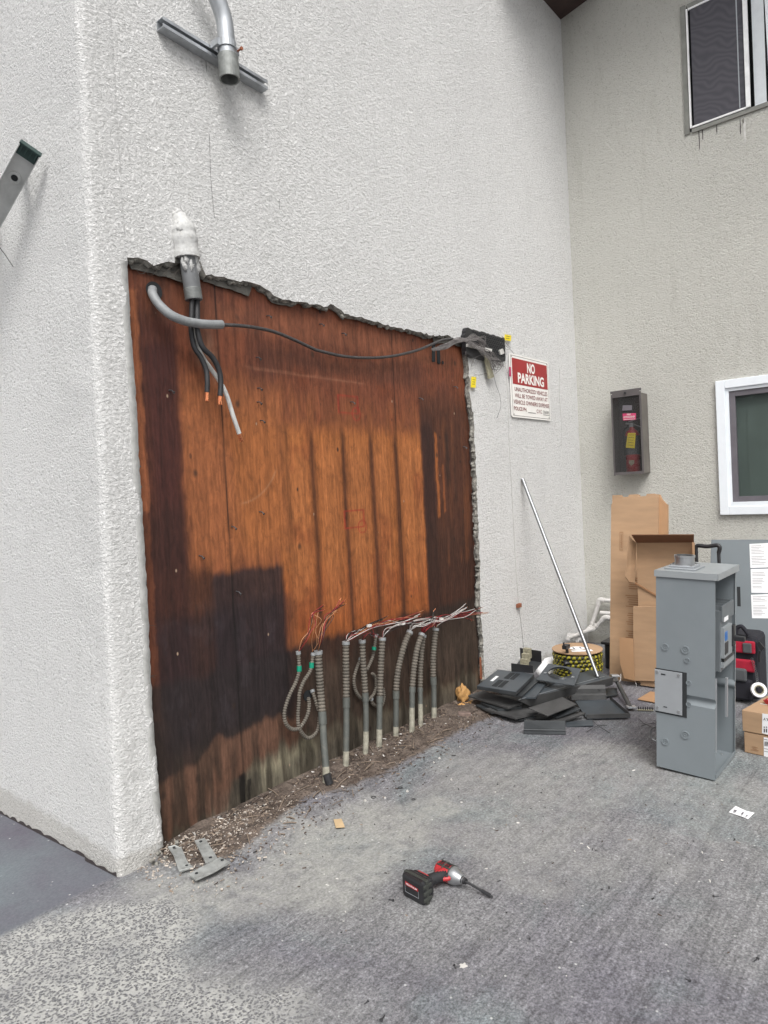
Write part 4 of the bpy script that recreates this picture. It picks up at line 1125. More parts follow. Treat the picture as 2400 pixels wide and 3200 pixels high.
flexloop([(655, 620), (625, 690), (607, 770), (620, 850), (660, 905), (710, 915), (750, 880), (772, 820), (765, 750), (738, 718)], 'round loop of small flexible conduit between the third and fourth risers', None, [.01]*10)
flexloop([(735, 910), (745, 945), (780, 965), (815, 955), (830, 900), (822, 830)], 'short arc of flexible conduit showing around the fourth riser', None, [.012]*6)
flexloop([(300, 855), (315, 900), (335, 960), (345, 1000)], 'stub of flexible conduit between the plywood hole and the nearest riser', None, [.015, 0, -.01, -.01])

# wires out of the risers
def wires(name, starts, way, ends, mats, label, n, spread=10, r=.0021, seed=0, cu=True):
    r = r*.8
    rr = random.Random(seed); way = [W(*c4(*p), -.05) for p in way]
    t = thing(name, way[0], label, 'wires', 'cut electrical wires out of the conduit risers')
    byc = {}
    for i in range(n):
        m = mats[i % len(mats)]; mb = byc.setdefault(m.name, (m, MB()))[1]
        k = spread*.0011
        off = Vector((0, rr.gauss(0, k), 0)); P = [starts]
        for j, p in enumerate(way[1:]):
            P.append(p+Vector((rr.gauss(0, k*.7), rr.gauss(0, k), rr.gauss(0, k*.8)))+off)
        e = ends[i % len(ends)]; P.append(W(*c4(e[0]+rr.gauss(0, spread*1.5), e[1]+rr.gauss(0, spread*.8)), -.05))
        pp = spline(P, 6); mb.tube(pp, r, 6)
        if cu:
            c = byc.setdefault('cu', (M_COPPER, MB()))[1]; d = (pp[-1]-pp[-2]).normalized(); c.tube([pp[-1], pp[-1]+d*.012], r*.6, 5)
    for m, mb in byc.values(): mb.build('bare_tips' if m is M_COPPER else 'wire', m, t)
wires('wire_bundle', W(*c4(198, 560), -.02), [(198, 560), (240, 480), (280, 420), (295, 340), (300, 280)], [(375, 225), (380, 255)], [M_WR, M_WO, M_WK], 'leftmost pair of red and copper wires rising from the left flexible loop', 4, 6, seed=1)
wires('wire_bundle', W(*c4(300, 560), -.02), [(320, 560), (318, 480), (310, 400), (325, 320)], [(315, 290), (350, 270)], [M_WO, M_WO], 'two thin tan wires rising straight from the middle flexible loop', 3, 6, .0015, seed=2)
wires('wire_bundle', tips[0], [(345, 540), (365, 450), (395, 370), (420, 300), (460, 250)], [(515, 180), (535, 205), (490, 262), (525, 215)], [M_WR, M_WK, M_WO, M_WK], 'dark bundle of red and black wires rising right from the nearest riser', 8, 8, seed=3)
wires('wire_bundle', tips[1], [(547, 480), (580, 440), (650, 405), (730, 360)], [(860, 300), (820, 325)], [M_WK, M_WK, M_WW], 'black wires slanting up from the second riser with stripped tips', 5, 6, seed=4)
wires('wire_bundle', tips[1], [(545, 478), (585, 440), (660, 415), (760, 375), (870, 345), (960, 330)], [(1070, 300), (1110, 270), (1050, 310)], [M_WW, M_WR, M_WR, M_WO], 'white and red wires sweeping right from the second riser', 8, 8, seed=5)
wires('wire_bundle', tips[2], [(668, 465), (690, 430), (740, 425), (765, 440)], [(790, 445), (740, 400)], [M_WK, M_WR, M_WG], 'short tangled wires curling over the third riser', 5, 8, .0018, seed=6)
wires('wire_bundle', tips[3], [(820, 445), (850, 400), (930, 370), (1010, 350), (1090, 335)], [(1180, 310), (1240, 300), (1190, 330)], [M_WW, M_WW, M_WK, M_WR], 'white wires rising from the fourth riser and running right', 8, 8, seed=7)
wires('wire_bundle', tips[4], [(1020, 405), (1040, 375), (1100, 360), (1170, 345), (1260, 325)], [(1400, 245), (1430, 215), (1450, 240)], [M_WW, M_WW, M_WW, M_WK], 'white wires fanning upward right from the fifth riser', 7, 9, seed=8)
wires('wire_bundle', tips[5], [(1112, 420), (1120, 380), (1180, 350), (1260, 320), (1370, 290)], [(1500, 285), (1560, 270), (1560, 235), (1450, 320)], [M_WR, M_WR, M_WK, M_WR], 'red wires reaching furthest right across the edge of the opening', 8, 9, seed=9)
wires('wire_bundle', tips[6], [(1122, 430), (1140, 370), (1170, 330)], [(1200, 270), (1210, 250), (1190, 300)], [M_WK, M_WK], 'short black wires sticking up over the seventh riser', 4, 6, seed=10)
wires('wire_bundle', tips[7], [(1215, 380), (1230, 355), (1300, 325), (1400, 290)], [(1500, 250), (1545, 240), (1480, 315), (1590, 275)], [M_WW, M_WR, M_WK, M_WO], 'mixed wires from the furthest right riser crossing to the stucco edge', 8, 9, seed=11)
for q, lb in (((720, 368), 'small white label sleeve clipped round the wires above the third riser'), ((970, 352), 'small white label sleeve clipped on the wires left of the fifth riser'), ((1255, 318), 'small white label sleeve clipped on the wires right of the eighth riser')):
    p = W(*c4(*q), -.065); tag(MB().box(p, (.024, .014, .012)).build('label_sleeve', M_WHITEP), lb, 'label')

# ================================================================== LADDER
def ladder():
    top = onplane(*cL(440, 300), 0, XL(2.4)-.055)
    # the rail line continued down-left in the photo, followed until it meets the ground
    d0 = np.array(cL(440, 300)); d1 = np.array(cL(-172, 1410)); u = (d1-d0)
    lo, hi = .5, 8
    base = None
    best = 1e9
    for xb in np.arange(-5.6, -4.35, .01):
        for s in np.arange(1.2, 14, .1):
            q = d0+u*s; p = onplane(q[0], q[1], 0, xb)
            if (p-CAM).dot(FW) > .3 and abs(p.z+.02) < best and abs(xb+4.95) < .15: best = abs(p.z+.02); base = p
    if base is None: base = top+Vector((-.6, .3, -2.3))
    ax = (base-top).normalized(); L = (base-top).length
    across = (onplane(*cL(620, 385), 0, top.x)-onplane(*cL(400, 195), 0, top.x))
    nrm = (CAM-top); nrm = (nrm-ax*nrm.dot(ax)).normalized(); wd = ax.cross(nrm).normalized()
    if wd.dot(RT) < 0: wd = -wd
    wr = .078; fl = .026; tk = .003
    t = thing('ladder', base, 'aluminium ladder with a green end cap leaning on the wall at the left edge', 'ladder')
    back = -nrm
    for k, sh in enumerate((Vector((0, 0, 0)), back*.42)):
        mb = MB(); c = top.lerp(base, .5)+sh
        mb.box(c, (L, wr, tk), (ax, wd, nrm))
        s = -1 if k == 0 else 1
        for q in (1, -1): mb.box(c+wd*q*(wr/2-tk/2)+nrm*(fl/2+tk/2)*(1 if k == 0 else -1), (L, tk, fl), (ax, wd, nrm))
        r_ = mb.build('rail', M_ALU, t, .001)
        if k == 0:
            cp = MB(); cp.box(top+ax*.018+nrm*.011, (.044, wr*.9, .018), (ax, wd, nrm))
            for i in range(4): cp.box(top+ax*.010+nrm*.023+wd*(i-1.5)*.018, (.03, .004, .010), (ax, wd, nrm))
            cp.box(top-ax*.006+nrm*.010, (.008, wr*1.04, .034), (ax, wd, nrm))
            cp.build('end_cap', M_GREENP, t, .002)
    i = 0
    while .135+i*.305 < L-.1:
        p = top+ax*(.135+i*.305)
        rg = MB()
        rg.tube([p+nrm*.006, p-nrm*.42], .016, 14)
        rg.ring(p+nrm*.002, nrm, .016, .023, .005, 20)
        rg.build('rung', M_ALU, t)
        if i < 2: MB().disc(p+nrm*.006, nrm, .0125, .002, 14).build('rung_bore', M_DARK, t)
        i += 1
ladder()
p0 = onplane(*cL(-60, 1650), 0, -4.30); p1 = onplane(*cL(190, 1998), 0, -4.25)
tag(MB().tube([p0, p0.lerp(p1, .5)+Vector((0, 0, .004)), p1], .0017, 5).build('thin_wire', M_WK), 'thin black wire end poking in front of the left wall below the ladder', 'wire')

# ================================================================== RIGHT WING THINGS
def ext_cabinet():
    D = .14; x0, x1 = -D, -.002
    a = R(*c6(210, 1005), -D); b = R(*c6(492, 985), -D)
    y0, y1 = a.y, b.y; z0 = (a.z+b.z)/2; z1 = R(*c6(217, 262), -D).z
    t = thing('extinguisher_cabinet', (x0/2, (y0+y1)/2, z0), 'bronze metal fire extinguisher cabinet with clear front hung on the right wing wall', 'cabinet')
    k = .004; cy = (y0+y1)/2; cz = (z0+z1)/2; wy = abs(y1-y0); h = z1-z0
    b_ = MB(); b_.box((-.004, cy, cz), (.006, wy, h)); b_.box((x0/2, y0-k/2, cz), (D, k, h)); b_.box((x0/2, cy, z1-k/2), (D, wy-2*k, k)); b_.box((x0/2, cy, z0+k/2), (D, wy-2*k, k))
    b_.build('body', M_BRONZE, t)
    MB().box((x0/2, y1+k/2, cz), (D, k, h)).build('side', M_BRONZEL, t)
    f = MB(); e = .012
    f.box((x0-.004, y0-e/2, cz), (.008, e, h+.02)); f.box((x0-.004, y1+e/2, cz), (.008, e, h+.02)); f.box((x0-.004, cy, z1-.0), (.009, wy-2*e, .035)); f.box((x0-.004, cy, z0+.004), (.009, wy-2*e, .022))
    f.box((x0-.002, cy, z1+.026), (.012, wy+.004, .02))
    f.build('door_frame', M_BRONZE, t)
    MB().disc((x0-.012, cy, z1+.01), (-1, 0, 0), .008, .01, 10).build('lock', M_BLACKP, t)
    MB().box((x0-.001, cy, cz), (.002, wy-2*e, h-.03)).build('clear_cover', M_PLEXI, t)
    q = [R(*c6(*p), x0-.006) for p in [(288, 430), (414, 425), (413, 488), (293, 495)]]
    MB().slab(q, .001).build('sticker', M_PINK, t)
    e1 = (q[1]-q[0]).normalized(); up = Vector((0, 0, 1)); hh = abs(q[0].z-q[3].z)
    text('sticker_lettering', 'FIRE', q[3].lerp(q[2], .33)+up*hh*.70, q[3].lerp(q[2], .62)+up*hh*.70, hh*.24, (-1, 0, 0), M_WHITEP, t, .02)
    text('sticker_lettering', 'EXTINGUISHER', q[3].lerp(q[2], .06)+up*hh*.33, q[3].lerp(q[2], .94)+up*hh*.33, hh*.27, (-1, 0, 0), M_WHITEP, t, .02)
    MB().slab([q[3].lerp(q[2], .05)+up*hh*.10+Vector((-.002, 0, 0)), q[3].lerp(q[2], .95)+up*hh*.10+Vector((-.002, 0, 0)), q[3].lerp(q[2], .95)+up*hh*.16+Vector((-.002, 0, 0)), q[3].lerp(q[2], .05)+up*hh*.16+Vector((-.002, 0, 0))], .0005).build('sticker_line', M_WHITEP, t)
    q = [R(*c6(*p), x0-.006) for p in [(290, 352), (378, 350), (376, 398), (284, 402)]]; MB().slab(q, .001).build('sticker', M_SASH, t)
    # extinguisher inside
    c = R(*c6(390, 985), -.075); yb = c.y; zb = z0+.008
    s = thing('fire_extinguisher', (-.066, yb, zb), 'red fire extinguisher with a yellow inspection tag standing inside the wall cabinet', 'fire extinguisher')
    r = .055; prof = [(0, r*.9), (.01, r), (.30, r), (.325, r*.8), (.34, r*.42), (.36, r*.35)]
    MB().tube([Vector((-.066, yb, zb+z)) for z, _ in prof], [q_ for _, q_ in prof], 22).build('cylinder', M_EXRED, s)
    MB().tube([Vector((-.066, yb, zb+.14)), Vector((-.066, yb, zb+.29))], r*1.012, 22, False).build('label_band', M_GRYF, s)
    q = [R(*c6(*p), -.122) for p in [(348, 872), (398, 866), (400, 895), (372, 922), (348, 900)]]; MB().slab(q, .001).build('badge', M_KHAKI, s)
    v = MB(); v.box((-.066, yb, zb+.375), (.03, .03, .035)); v.tube([(-.072, yb+.01, zb+.385), (-.10, yb+.035, zb+.39)], .008, 8); v.build('valve', M_GALV, s)
    hd = MB(); hd.hexa([Vector((-.08, yb, zb+.385)), Vector((-.08, yb-.085, zb+.345)), Vector((-.06, yb-.085, zb+.345)), Vector((-.06, yb, zb+.385))], [Vector((-.08, yb, zb+.391)), Vector((-.08, yb-.085, zb+.351)), Vector((-.06, yb-.085, zb+.351)), Vector((-.06, yb, zb+.391))])
    hd.hexa([Vector((-.08, yb+.02, zb+.40)), Vector((-.08, yb-.085, zb+.425)), Vector((-.06, yb-.085, zb+.425)), Vector((-.06, yb+.02, zb+.40))], [Vector((-.08, yb+.02, zb+.406)), Vector((-.08, yb-.085, zb+.431)), Vector((-.06, yb-.085, zb+.431)), Vector((-.06, yb+.02, zb+.406))])
    hd.build('handle', M_GALV, s)
    MB().tube(spline([(-.08, yb+.02, zb+.37), (-.08, yb+.06, zb+.34), (-.08, yb+.066, zb+.25), (-.08, yb+.056, zb+.14)], 6), .008, 8).build('hose', M_BLACKR, s)
    q = [R(*c6(*p), -.1285) for p in [(338, 612), (412, 612), (402, 757), (318, 750)]]
    tg = MB().slab(q, .001).build('tag', M_YEL, s)
    l = MB()
    for i in range(5):
        a0 = q[0].lerp(q[3], .15+i*.17); b0 = q[1].lerp(q[2], .15+i*.17); o_ = Vector((-.0016, 0, 0)); dz = Vector((0, 0, .003))
        l.add([a0.lerp(b0, .15)+o_, a0.lerp(b0, .85)+o_, a0.lerp(b0, .85)+o_+dz, a0.lerp(b0, .15)+o_+dz], [[0, 1, 2, 3]])
    l.build('tag_print', M_INK, s)
ext_cabinet()

# white plumbing pipes in the corner
pv = thing('plumbing_pipes', (-.2, -.05, .05), 'white painted plumbing pipes with elbows in the inner corner near the ground', 'pipes')
r = .0165
def pipe(pts, ell=()):
    mb = MB().tube(pts, r, 12)
    mb.build('pipe', M_PVC, pv)
A1 = [W(*cP(510, 1215), -.05), W(*cP(700, 1225), -.05)]
j1 = Vector((-.055, -.06, A1[0].z-.01)); p2 = R(*cP(1005, 650), -.05)
pipe([A1[0], A1[1], j1]); pipe([j1, p2]); p3 = Vector((-.05, p2.y-.28, p2.z+.005)); pipe([p2, p3])
B0 = W(*cP(495, 1268), -.085); B1 = Vector((-.095, -.10, B0.z-.01)); B2 = R(*cP(1090, 935), -.095); B3 = Vector((-.095, B2.y-.25, B2.z+.01))
pipe([B0, B1]); pipe([B1, B2]); pipe([B2, B3])
m_ = R(*cP(1020, 855), -.05); pipe([m_, Vector((-.05, m_.y-.22, m_.z))])
for a, b, c in ((A1[1], j1, p2), (j1, p2, p3), (B0, B1, B2), (B1, B2, B3)):
    MB().tube(spline([b+(a-b).normalized()*.04, b, b+(c-b).normalized()*.04], 5), r*1.3, 12).build('elbow', M_PVC, pv)
MB().tube([W(*cP(640, 1290), -.085), W(*cP(700, 1300), -.085)], r*1.3, 12).build('coupling', M_PVC, pv)

# steel pole leaning on the front wall
pa = W(1633, 1497, -.012); pb = G(1868, 2115, .14)
pole = MB(); pole.tube([pa, pb], .0125, 14)
tag(pole.build('steel_pole', M_CHROME), 'long shiny steel tube leaning against the white wall behind the panel pile', 'pole')

# rope spool
def spool():
    c = G(*cP(640, 1430), .235); zt = c.z
    r = (G(*cP(1050, 1440), zt)-G(*cP(222, 1425), zt)).length/2
    t = thing('rope_spool', (c.x, c.y, 0), 'cardboard spool wound with yellow and black rope in the wall corner', 'spool')
    for z in (zt, .02): MB().disc((c.x, c.y, z-.006), (0, 0, 1), r, .006, 40).build('flange', M_CARD, t)
    MB().disc((c.x, c.y, .02), (0, 0, 1), r*.5, zt-.03, 20).build('core', M_CARDE, t)
    # rope windings: helical tubes carrying a strand pattern
    mb = MB(); rr_ = .0125; lay = int((zt-.03)/(rr_*1.9)); ring = []
    vals = []
    for i in range(lay):
        z = .035+i*rr_*1.9; R_ = r*(.90+.03*math.sin(i*2.1)); n = 90
        path = [Vector((c.x+R_*math.cos(a), c.y+R_*math.sin(a), z+.004*math.sin(a*2+i))) for a in np.linspace(0, 2*math.pi, n)]
        o0 = len(mb.v); mb.tube(path, rr_, 10, False)
        for k in range(n):
            for j in range(10): vals.append(((k*.31+j/10+i*.37) % 1.0))
    o = mb.build('rope', M_ROPE, t)
    at = o.data.attributes.new('strand', 'FLOAT', 'POINT'); at.data.foreach_set('value', vals[:len(o.data.vertices)]+[0]*(len(o.data.vertices)-len(vals)))
    e1 = RT.copy(); e1.z = 0; e1.normalize(); e2 = Vector((0, 0, 1)).cross(e1)
    lb = MB(); n = 24
    cc_ = Vector((c.x, c.y, zt+.0012)); lc_ = cc_
    lb.add([lc_+e1*.052*math.cos(a)*1.0+e2*.05*math.sin(a) for a in np.linspace(0, 2*math.pi, n, endpoint=False)], [list(range(n))])
    a = cc_-e1*.06-e2*.10; lb.add([a, a+e1*.14, a+e1*.14+e2*.045, a+e2*.045], [[0, 1, 2, 3]])
    lb.build('label', M_PAPERW, t)
    li = MB()
    for dx in (-.028, .018):
        li.add([cc_+e1*dx+e2*(-.02)+Vector((0, 0, .001)), cc_+e1*(dx+.01)+e2*(-.02)+Vector((0, 0, .001)), cc_+e1*(dx+.01)+e2*.02+Vector((0, 0, .001)), cc_+e1*dx+e2*.02+Vector((0, 0, .001))], [[0, 1, 2, 3]])
    li.build('label_print', M_INK, t)
spool()

# ================================================================== PILE OF PANELS
def panel(corners, th, m, label, name='sheet_metal_cover', cat='metal panel', bev=.001, flange=None, group='dark metal panel covers piled on the ground'):
    P = [G(*c5(x, y), z) for x, y, z in corners]
    t = MB().slab(P, th)
    o = t.build(name, m, None, bev)
    tag(o, label, cat, group)
    return P, o
GRP = 'dark metal panel covers piled on the ground'
panel([(60, 770, .02), (560, 730, .03), (1000, 900, .03), (540, 965, .02)], .012, M_DEAD2, 'wide dark panel at the very bottom of the pile, its edge showing at the left')
panel([(180, 868, .05), (560, 800, .06), (640, 900, .05), (445, 945, .045)], .014, M_DEAD2, 'lower left grey panel with a folded front edge, near the bottom of the pile')
panel([(35, 755, .085), (160, 712, .09), (500, 815, .09), (380, 858, .08)], .012, M_DEAD2, 'long narrow dusty panel jutting out at the left end of the pile')
panel([(140, 810, .062), (420, 790, .07), (500, 850, .065), (290, 878, .06)], .012, M_DEAD, 'dark panel tucked under the left jutting one')
panel([(740, 972, .03), (880, 880, .05), (1052, 905, .04), (890, 962, .03)], .012, M_DEAD2, 'dusty triangular looking panel corner low in the front middle of the pile')
panel([(880, 985, .012), (1112, 962, .02), (1120, 1012, .012), (885, 1022, .008)], .006, M_SLATE, 'small bluish panel flat on the concrete at the pile front')
panel([(100, 835, .045), (330, 800, .05), (420, 880, .045), (240, 905, .035)], .01, M_DEAD, 'blackened plate poking out low at the far left of the pile')
panel([(300, 900, .035), (480, 865, .055), (620, 940, .03), (470, 968, .02)], .01, M_DEAD, 'crooked plate wedged under the pile just above the propped front panel')
panel([(700, 905, .05), (930, 840, .075), (1010, 868, .07), (800, 948, .045)], .008, M_DEAD, 'thin tilted plate between the diagonal plate and the right tray')
panel([(560, 640, .13), (760, 560, .15), (860, 600, .15), (690, 690, .135)], .01, M_DEAD, 'black plate half hidden under the plate with the round hole')
panel([(1120, 700, .03), (1320, 690, .035), (1330, 745, .02), (1180, 770, .02)], .008, M_DEAD, 'black flat plate showing behind the right tray next to the bracket bar')
panel([(1000, 540, .11), (1180, 545, .12), (1330, 630, .09), (1180, 650, .09)], .006, M_DEAD2, 'dusty bent plate at the back right end of the long channel')
# bottom front folded panel propped up
P, o = panel([(520, 972, .075), (876, 975, .075), (880, 1095, .004), (514, 1088, .004)], .004, M_DEAD, 'folded rectangular dark panel propped up at the very front of the pile')
bd = MB(); a, b = P[0].lerp(P[3], .72), P[1].lerp(P[2], .72); bd.tube([a+Vector((0, 0, .002)), b+Vector((0, 0, .002))], .005, 6)
x = bd.build('crease', M_DEAD, None); x.parent = o; x.location = x.location-o.location
# big right tray
t = thing('metal_tray', G(*c5(1250, 950), 0), 'large right-hand tray shaped panel with turned-up edges lying lowest on the concrete', 'metal panel', GRP)
q = [G(*c5(x, y), z) for x, y, z in [(960, 800, .045), (1262, 792, .05), (1438, 945, .014), (1062, 955, .014)]]
MB().slab(q, .003).build('sheet', M_SLATE, t)
e = MB()
for a, b in ((q[1], q[2]), (q[2], q[3])): e.hexa([a, b, b+Vector((.004, .004, 0)), a+Vector((.004, .004, 0))], [a+Vector((0, 0, .022)), b+Vector((0, 0, .022)), b+Vector((.004, .004, .022)), a+Vector((.004, .004, .022))])
e.build('rim', M_DEAD2, t)
# folded channel standing behind the tray
t = thing('metal_channel', G(*c5(1080, 800), .04), 'short folded channel piece with two screws standing behind the right tray', 'metal panel', GRP)
q = [G(*c5(930, 795), .05), G(*c5(1232, 792), .05)]
u = Vector((0, 0, 1)); dv = (q[1]-q[0]).normalized(); bk = u.cross(dv).normalized(); bk = bk if bk.dot(FW) > 0 else -bk
pf = [Vector((0, 0, 0)), u*.028+bk*.004, u*.034+bk*.014, u*.062+bk*.016, u*.082+bk*.028]
mb = MB()
for i in range(4): mb.hexa([q[0]+pf[i], q[1]+pf[i], q[1]+pf[i]+bk*.003, q[0]+pf[i]+bk*.003], [q[0]+pf[i+1], q[1]+pf[i+1], q[1]+pf[i+1]+bk*.003, q[0]+pf[i+1]+bk*.003])
mb.build('sheet', M_DEAD2, t)
for s in (.17, .83): MB().disc(q[0].lerp(q[1], s)+pf[3]*.9-bk*.001, -bk, .005, .003, 8).build('screw', M_STEELD, t)
# big long channel with white scratch
t = thing('metal_channel', G(*c5(880, 760), .1), 'longest bluish channel panel across the pile with a white scratch along it', 'metal panel', GRP)
T = [G(*c5(x, y), z) for x, y, z in [(468, 795, .125), (690, 640, .135), (1100, 535, .14), (1288, 600, .135)]]
sd_ = [G(*c5(x, y), z) for x, y, z in [(468, 798, .125), (1288, 602, .135), (1285, 665, .085), (930, 745, .075), (570, 848, .07)]]
MB().slab(T, .004).build('top_sheet', M_SLATE, t); MB().slab(sd_, .003).build('side_sheet', M_DEAD2, t)
sc2 = MB(); a = G(*c5(472, 792), .131); b = G(*c5(905, 672), .1345); c = G(*c5(1215, 590), .138)
for p, q_ in ((a, a.lerp(b, .22)), (a.lerp(b, .35), b), (b.lerp(c, .2), c)):
    n_ = Vector((0, 0, 1)).cross(q_-p).normalized()*.003; sc2.add([p-n_, q_-n_, q_+n_, p+n_], [[0, 1, 2, 3]])
sc2.build('scratch', M_GREYL, t)
panel([(555, 862, .095), (850, 768, .10), (972, 830, .095), (722, 930, .085)], .006, M_DEAD2, 'square dusty plate lying diagonally on the front of the pile')
# breaker cover
t = thing('breaker_cover', G(*c5(300, 720), .17), 'dark breaker cover with two rows of slots, top left of the pile', 'metal panel', GRP)
q = [G(*c5(x, y), z) for x, y, z in [(112, 672, .175), (292, 530, .18), (606, 570, .19), (447, 724, .185)]]
MB().slab(q, .006).build('plate', M_SLATE, t, .001)
mb = MB()
for a, b in ((q[0], q[3]), (q[3], q[2])): mb.hexa([a-u*.022, b-u*.022, b-u*.022+bk*.01, a-u*.022+bk*.01], [a-u*.004, b-u*.004, b-u*.004+bk*.01, a-u*.004+bk*.01])
mb.build('rim', M_DEAD, t)
def inq(a, b): return q[0].lerp(q[3], a).lerp(q[1].lerp(q[2], a), b)+u*.001
slm = MB()
for i in range(6):
    for (a0, b0) in ((.33, .09), (.40, .55)):
        a = a0+i*.0; b = b0+i*.062
        slm.add([inq(a, b), inq(a+.14, b), inq(a+.14, b+.05), inq(a, b+.05)], [[0, 1, 2, 3]])
        slm.add([inq(a+.16, b), inq(a+.28, b), inq(a+.28, b+.05), inq(a+.16, b+.05)], [[0, 1, 2, 3]])
slm.build('breaker_slots', M_DARK, t)
MB().add([inq(.16, .33), inq(.24, .33), inq(.24, .62), inq(.16, .62)], [[0, 1, 2, 3]]).build('label', M_PAPERW, t)
panel([(300, 730, .15), (600, 600, .165), (690, 585, .165), (500, 762, .15)], .008, M_DEAD, 'narrow hinged cover strip lying under the breaker cover')
panel([(500, 770, .135), (600, 640, .15), (714, 642, .15), (620, 768, .135)], .012, M_SLATE, 'small bluish plate just right of the breaker cover')
# plate with a round hole
t = thing('ring_plate', G(*c5(850, 600), .2), 'bluish square plate with a big round meter hole on top of the pile', 'metal panel', GRP)
q = [G(*c5(x, y), z) for x, y, z in [(622, 618, .175), (728, 480, .195), (1012, 525, .195), (955, 668, .18)]]
def in2(a, b): return q[0].lerp(q[3], a).lerp(q[1].lerp(q[2], a), b)
mb = MB(); n = 32; ci = [in2(.5+.34*math.cos(k*2*math.pi/n), .52+.34*math.sin(k*2*math.pi/n)) for k in range(n)]
def sqp(k):
    c_, s_ = math.cos(k*2*math.pi/n), math.sin(k*2*math.pi/n); m_ = max(abs(c_), abs(s_)); return in2(.5+.5*c_/m_, .5+.5*s_/m_)
sq = [sqp(k) for k in range(n)]
for lift in (0,):
    vs = ci+sq+[p-u*.004 for p in ci]+[p-u*.004 for p in sq]
    fs = []
    for k in range(n):
        k2 = (k+1) % n; fs += [[k, k2, n+k2, n+k], [2*n+k, 3*n+k, 3*n+k2, 2*n+k2], [k, 2*n+k, 2*n+k2, k2], [n+k, n+k2, 3*n+k2, 3*n+k]]
    mb.add(vs, fs)
mb.build('plate', M_SLATE, t)
rg = MB(); vs = ci+[p+u*.009+(in2(.5, .52)-p)*.07 for p in ci]; rg.add(vs, [[k, (k+1) % n, n+(k+1) % n, n+k] for k in range(n)]); rg.build('collar', M_DEAD, t)
for a in (.12, .88): MB().box(in2(a, .4)+u*.004, (.02, .014, .004)).build('clip', M_GALV, t)
# inner tray with lugs
t = thing('lug_tray', G(*c5(560, 520), .2), 'open black tray of terminal lugs standing at the back of the pile', 'metal panel', GRP)
z_ = .19
f0, f1 = G(*c5(410, 545), z_), G(*c5(598, 560), z_); b0, b1 = G(*c5(487, 440), z_), G(*c5(672, 470), z_)
MB().slab([f0, b0, b1, f1], .004).build('floor', M_DEAD, t)
h1 = (W(0, 0) and .055)
MB().hexa([f0, f1, f1+bk*.003, f0+bk*.003], [f0+u*.05, f1+u*.045, f1+u*.045+bk*.003, f0+u*.05+bk*.003]).build('side', M_BLACKP, t)
MB().hexa([b0, b1, b1+bk*.003, b0+bk*.003], [b0+u*.075, b1+u*.075, b1+u*.075+bk*.003, b0+u*.075+bk*.003]).build('side', M_BLACKP, t)
lg = MB()
for i in range(4):
    for j in range(2):
        p = f0.lerp(f1, .42+.16*j).lerp(b0.lerp(b1, .3+.16*j), .15+i*.25); lg.box(p+u*(.02+.012*i), (.03, .022, .03+.012*i))
lg.build('lugs', M_KHAKI, t)
# loose bits on the pile
p = G(*c5(900, 470), .17)
cl_ = thing('cable_clamp', p, 'small black plastic clamp assembly sitting between the pile and the rope spool', 'clamp')
mb = MB(); mb.tube([p, p+Vector((-.01, 0, .10))], .010, 8); mb.box(p+Vector((-.02, 0, .11)), (.06, .03, .025)); mb.tube([p+Vector((-.05, 0, .10)), p+Vector((-.055, 0, .145))], .006, 8); mb.blob(p+Vector((0, 0, .0)), (.045, .03, .02), 3, .4, 6); mb.build('clamp_body', M_BLACKP, cl_)
# white bag edge behind
bgp = MB().blob(G(*c5(740, 445), .12)+Vector((0, 0, -.06)), (.16, .06, .07), 5, .1, 8)
tag(bgp.build('white_sack', M_PAPERW), 'edge of a white sack showing between the panel pile and the rope spool', 'sack')
# square bar with end boxes
t = thing('bracket_bar', G(*c5(1400, 760), 0), 'dark square tube with pale metal end pads at the right side of the pile', 'bracket')
a = G(*c5(1305, 600), .085); b = G(*c5(1440, 865), .018)
MB().tube([a, b], .0135, 10).build('bar', M_DEAD2, t)
for p, s in ((a+Vector((0, 0, .012)), 1), (b+Vector((.01, 0, .004)), 1)):
    MB().box(p, (.052, .04, .012), (RT, FW, UP)).build('end_pad', M_GALV, t, .002)
# terminal strip and loose wires
t = thing('neutral_bar', G(*c5(1570, 885), .01), 'brass terminal bar with black screws on the concrete left of the grey cabinet', 'terminal bar')
a, b = G(*c5(1500, 878), .008), G(*c5(1636, 884), .008)
MB().tube([a, b], .006, 6).build('bar', M_KHAKI, t)
mb = MB()
for i in range(7):
    p = a.lerp(b, (i+.5)/7); mb.tube([p, p+Vector((0, 0, .02))], [.006, .002], 6)
split(mb.build('lug_screw', M_BLACKP, t))
def loose(pts, cv, label, m=M_WK, r=.0014, name='loose_wire'):
    P = [G(*cv(x, y), z) for x, y, z in pts]
    tag(MB().tube(spline(P, 6), r, 5).build(name, m), label, 'wire', None)
loose([(1060, 1070, .004), (1150, 1020, .012), (1235, 1012, .004)], c5, 'curved black wire scrap on the concrete in front of the pile')
loose([(1100, 960, .02), (1150, 1010, .014), (1260, 1080, .004)], c5, 'straight black wire scrap crossing another in front of the right tray')
loose([(1510, 955, .004), (1560, 1000, .01), (1690, 1060, .004)], c5, 'long black wire scrap ending beside the grey cabinet foot')
loose([(1530, 1020, .004), (1600, 1000, .01), (1680, 990, .004)], c5, 'short black wire scrap left of the grey cabinet')
loose([(1390, 510, .12), (1420, 560, .05), (1480, 640, .03), (1490, 680, .004)], c5, 'thin white wire curling on the ground in front of the cardboard', M_WW)
loose([(1355, 570, .08), (1352, 620, .05), (1335, 650, .03)], c5, 'white wire end curling by the bracket bar pad', M_WW, .0022)

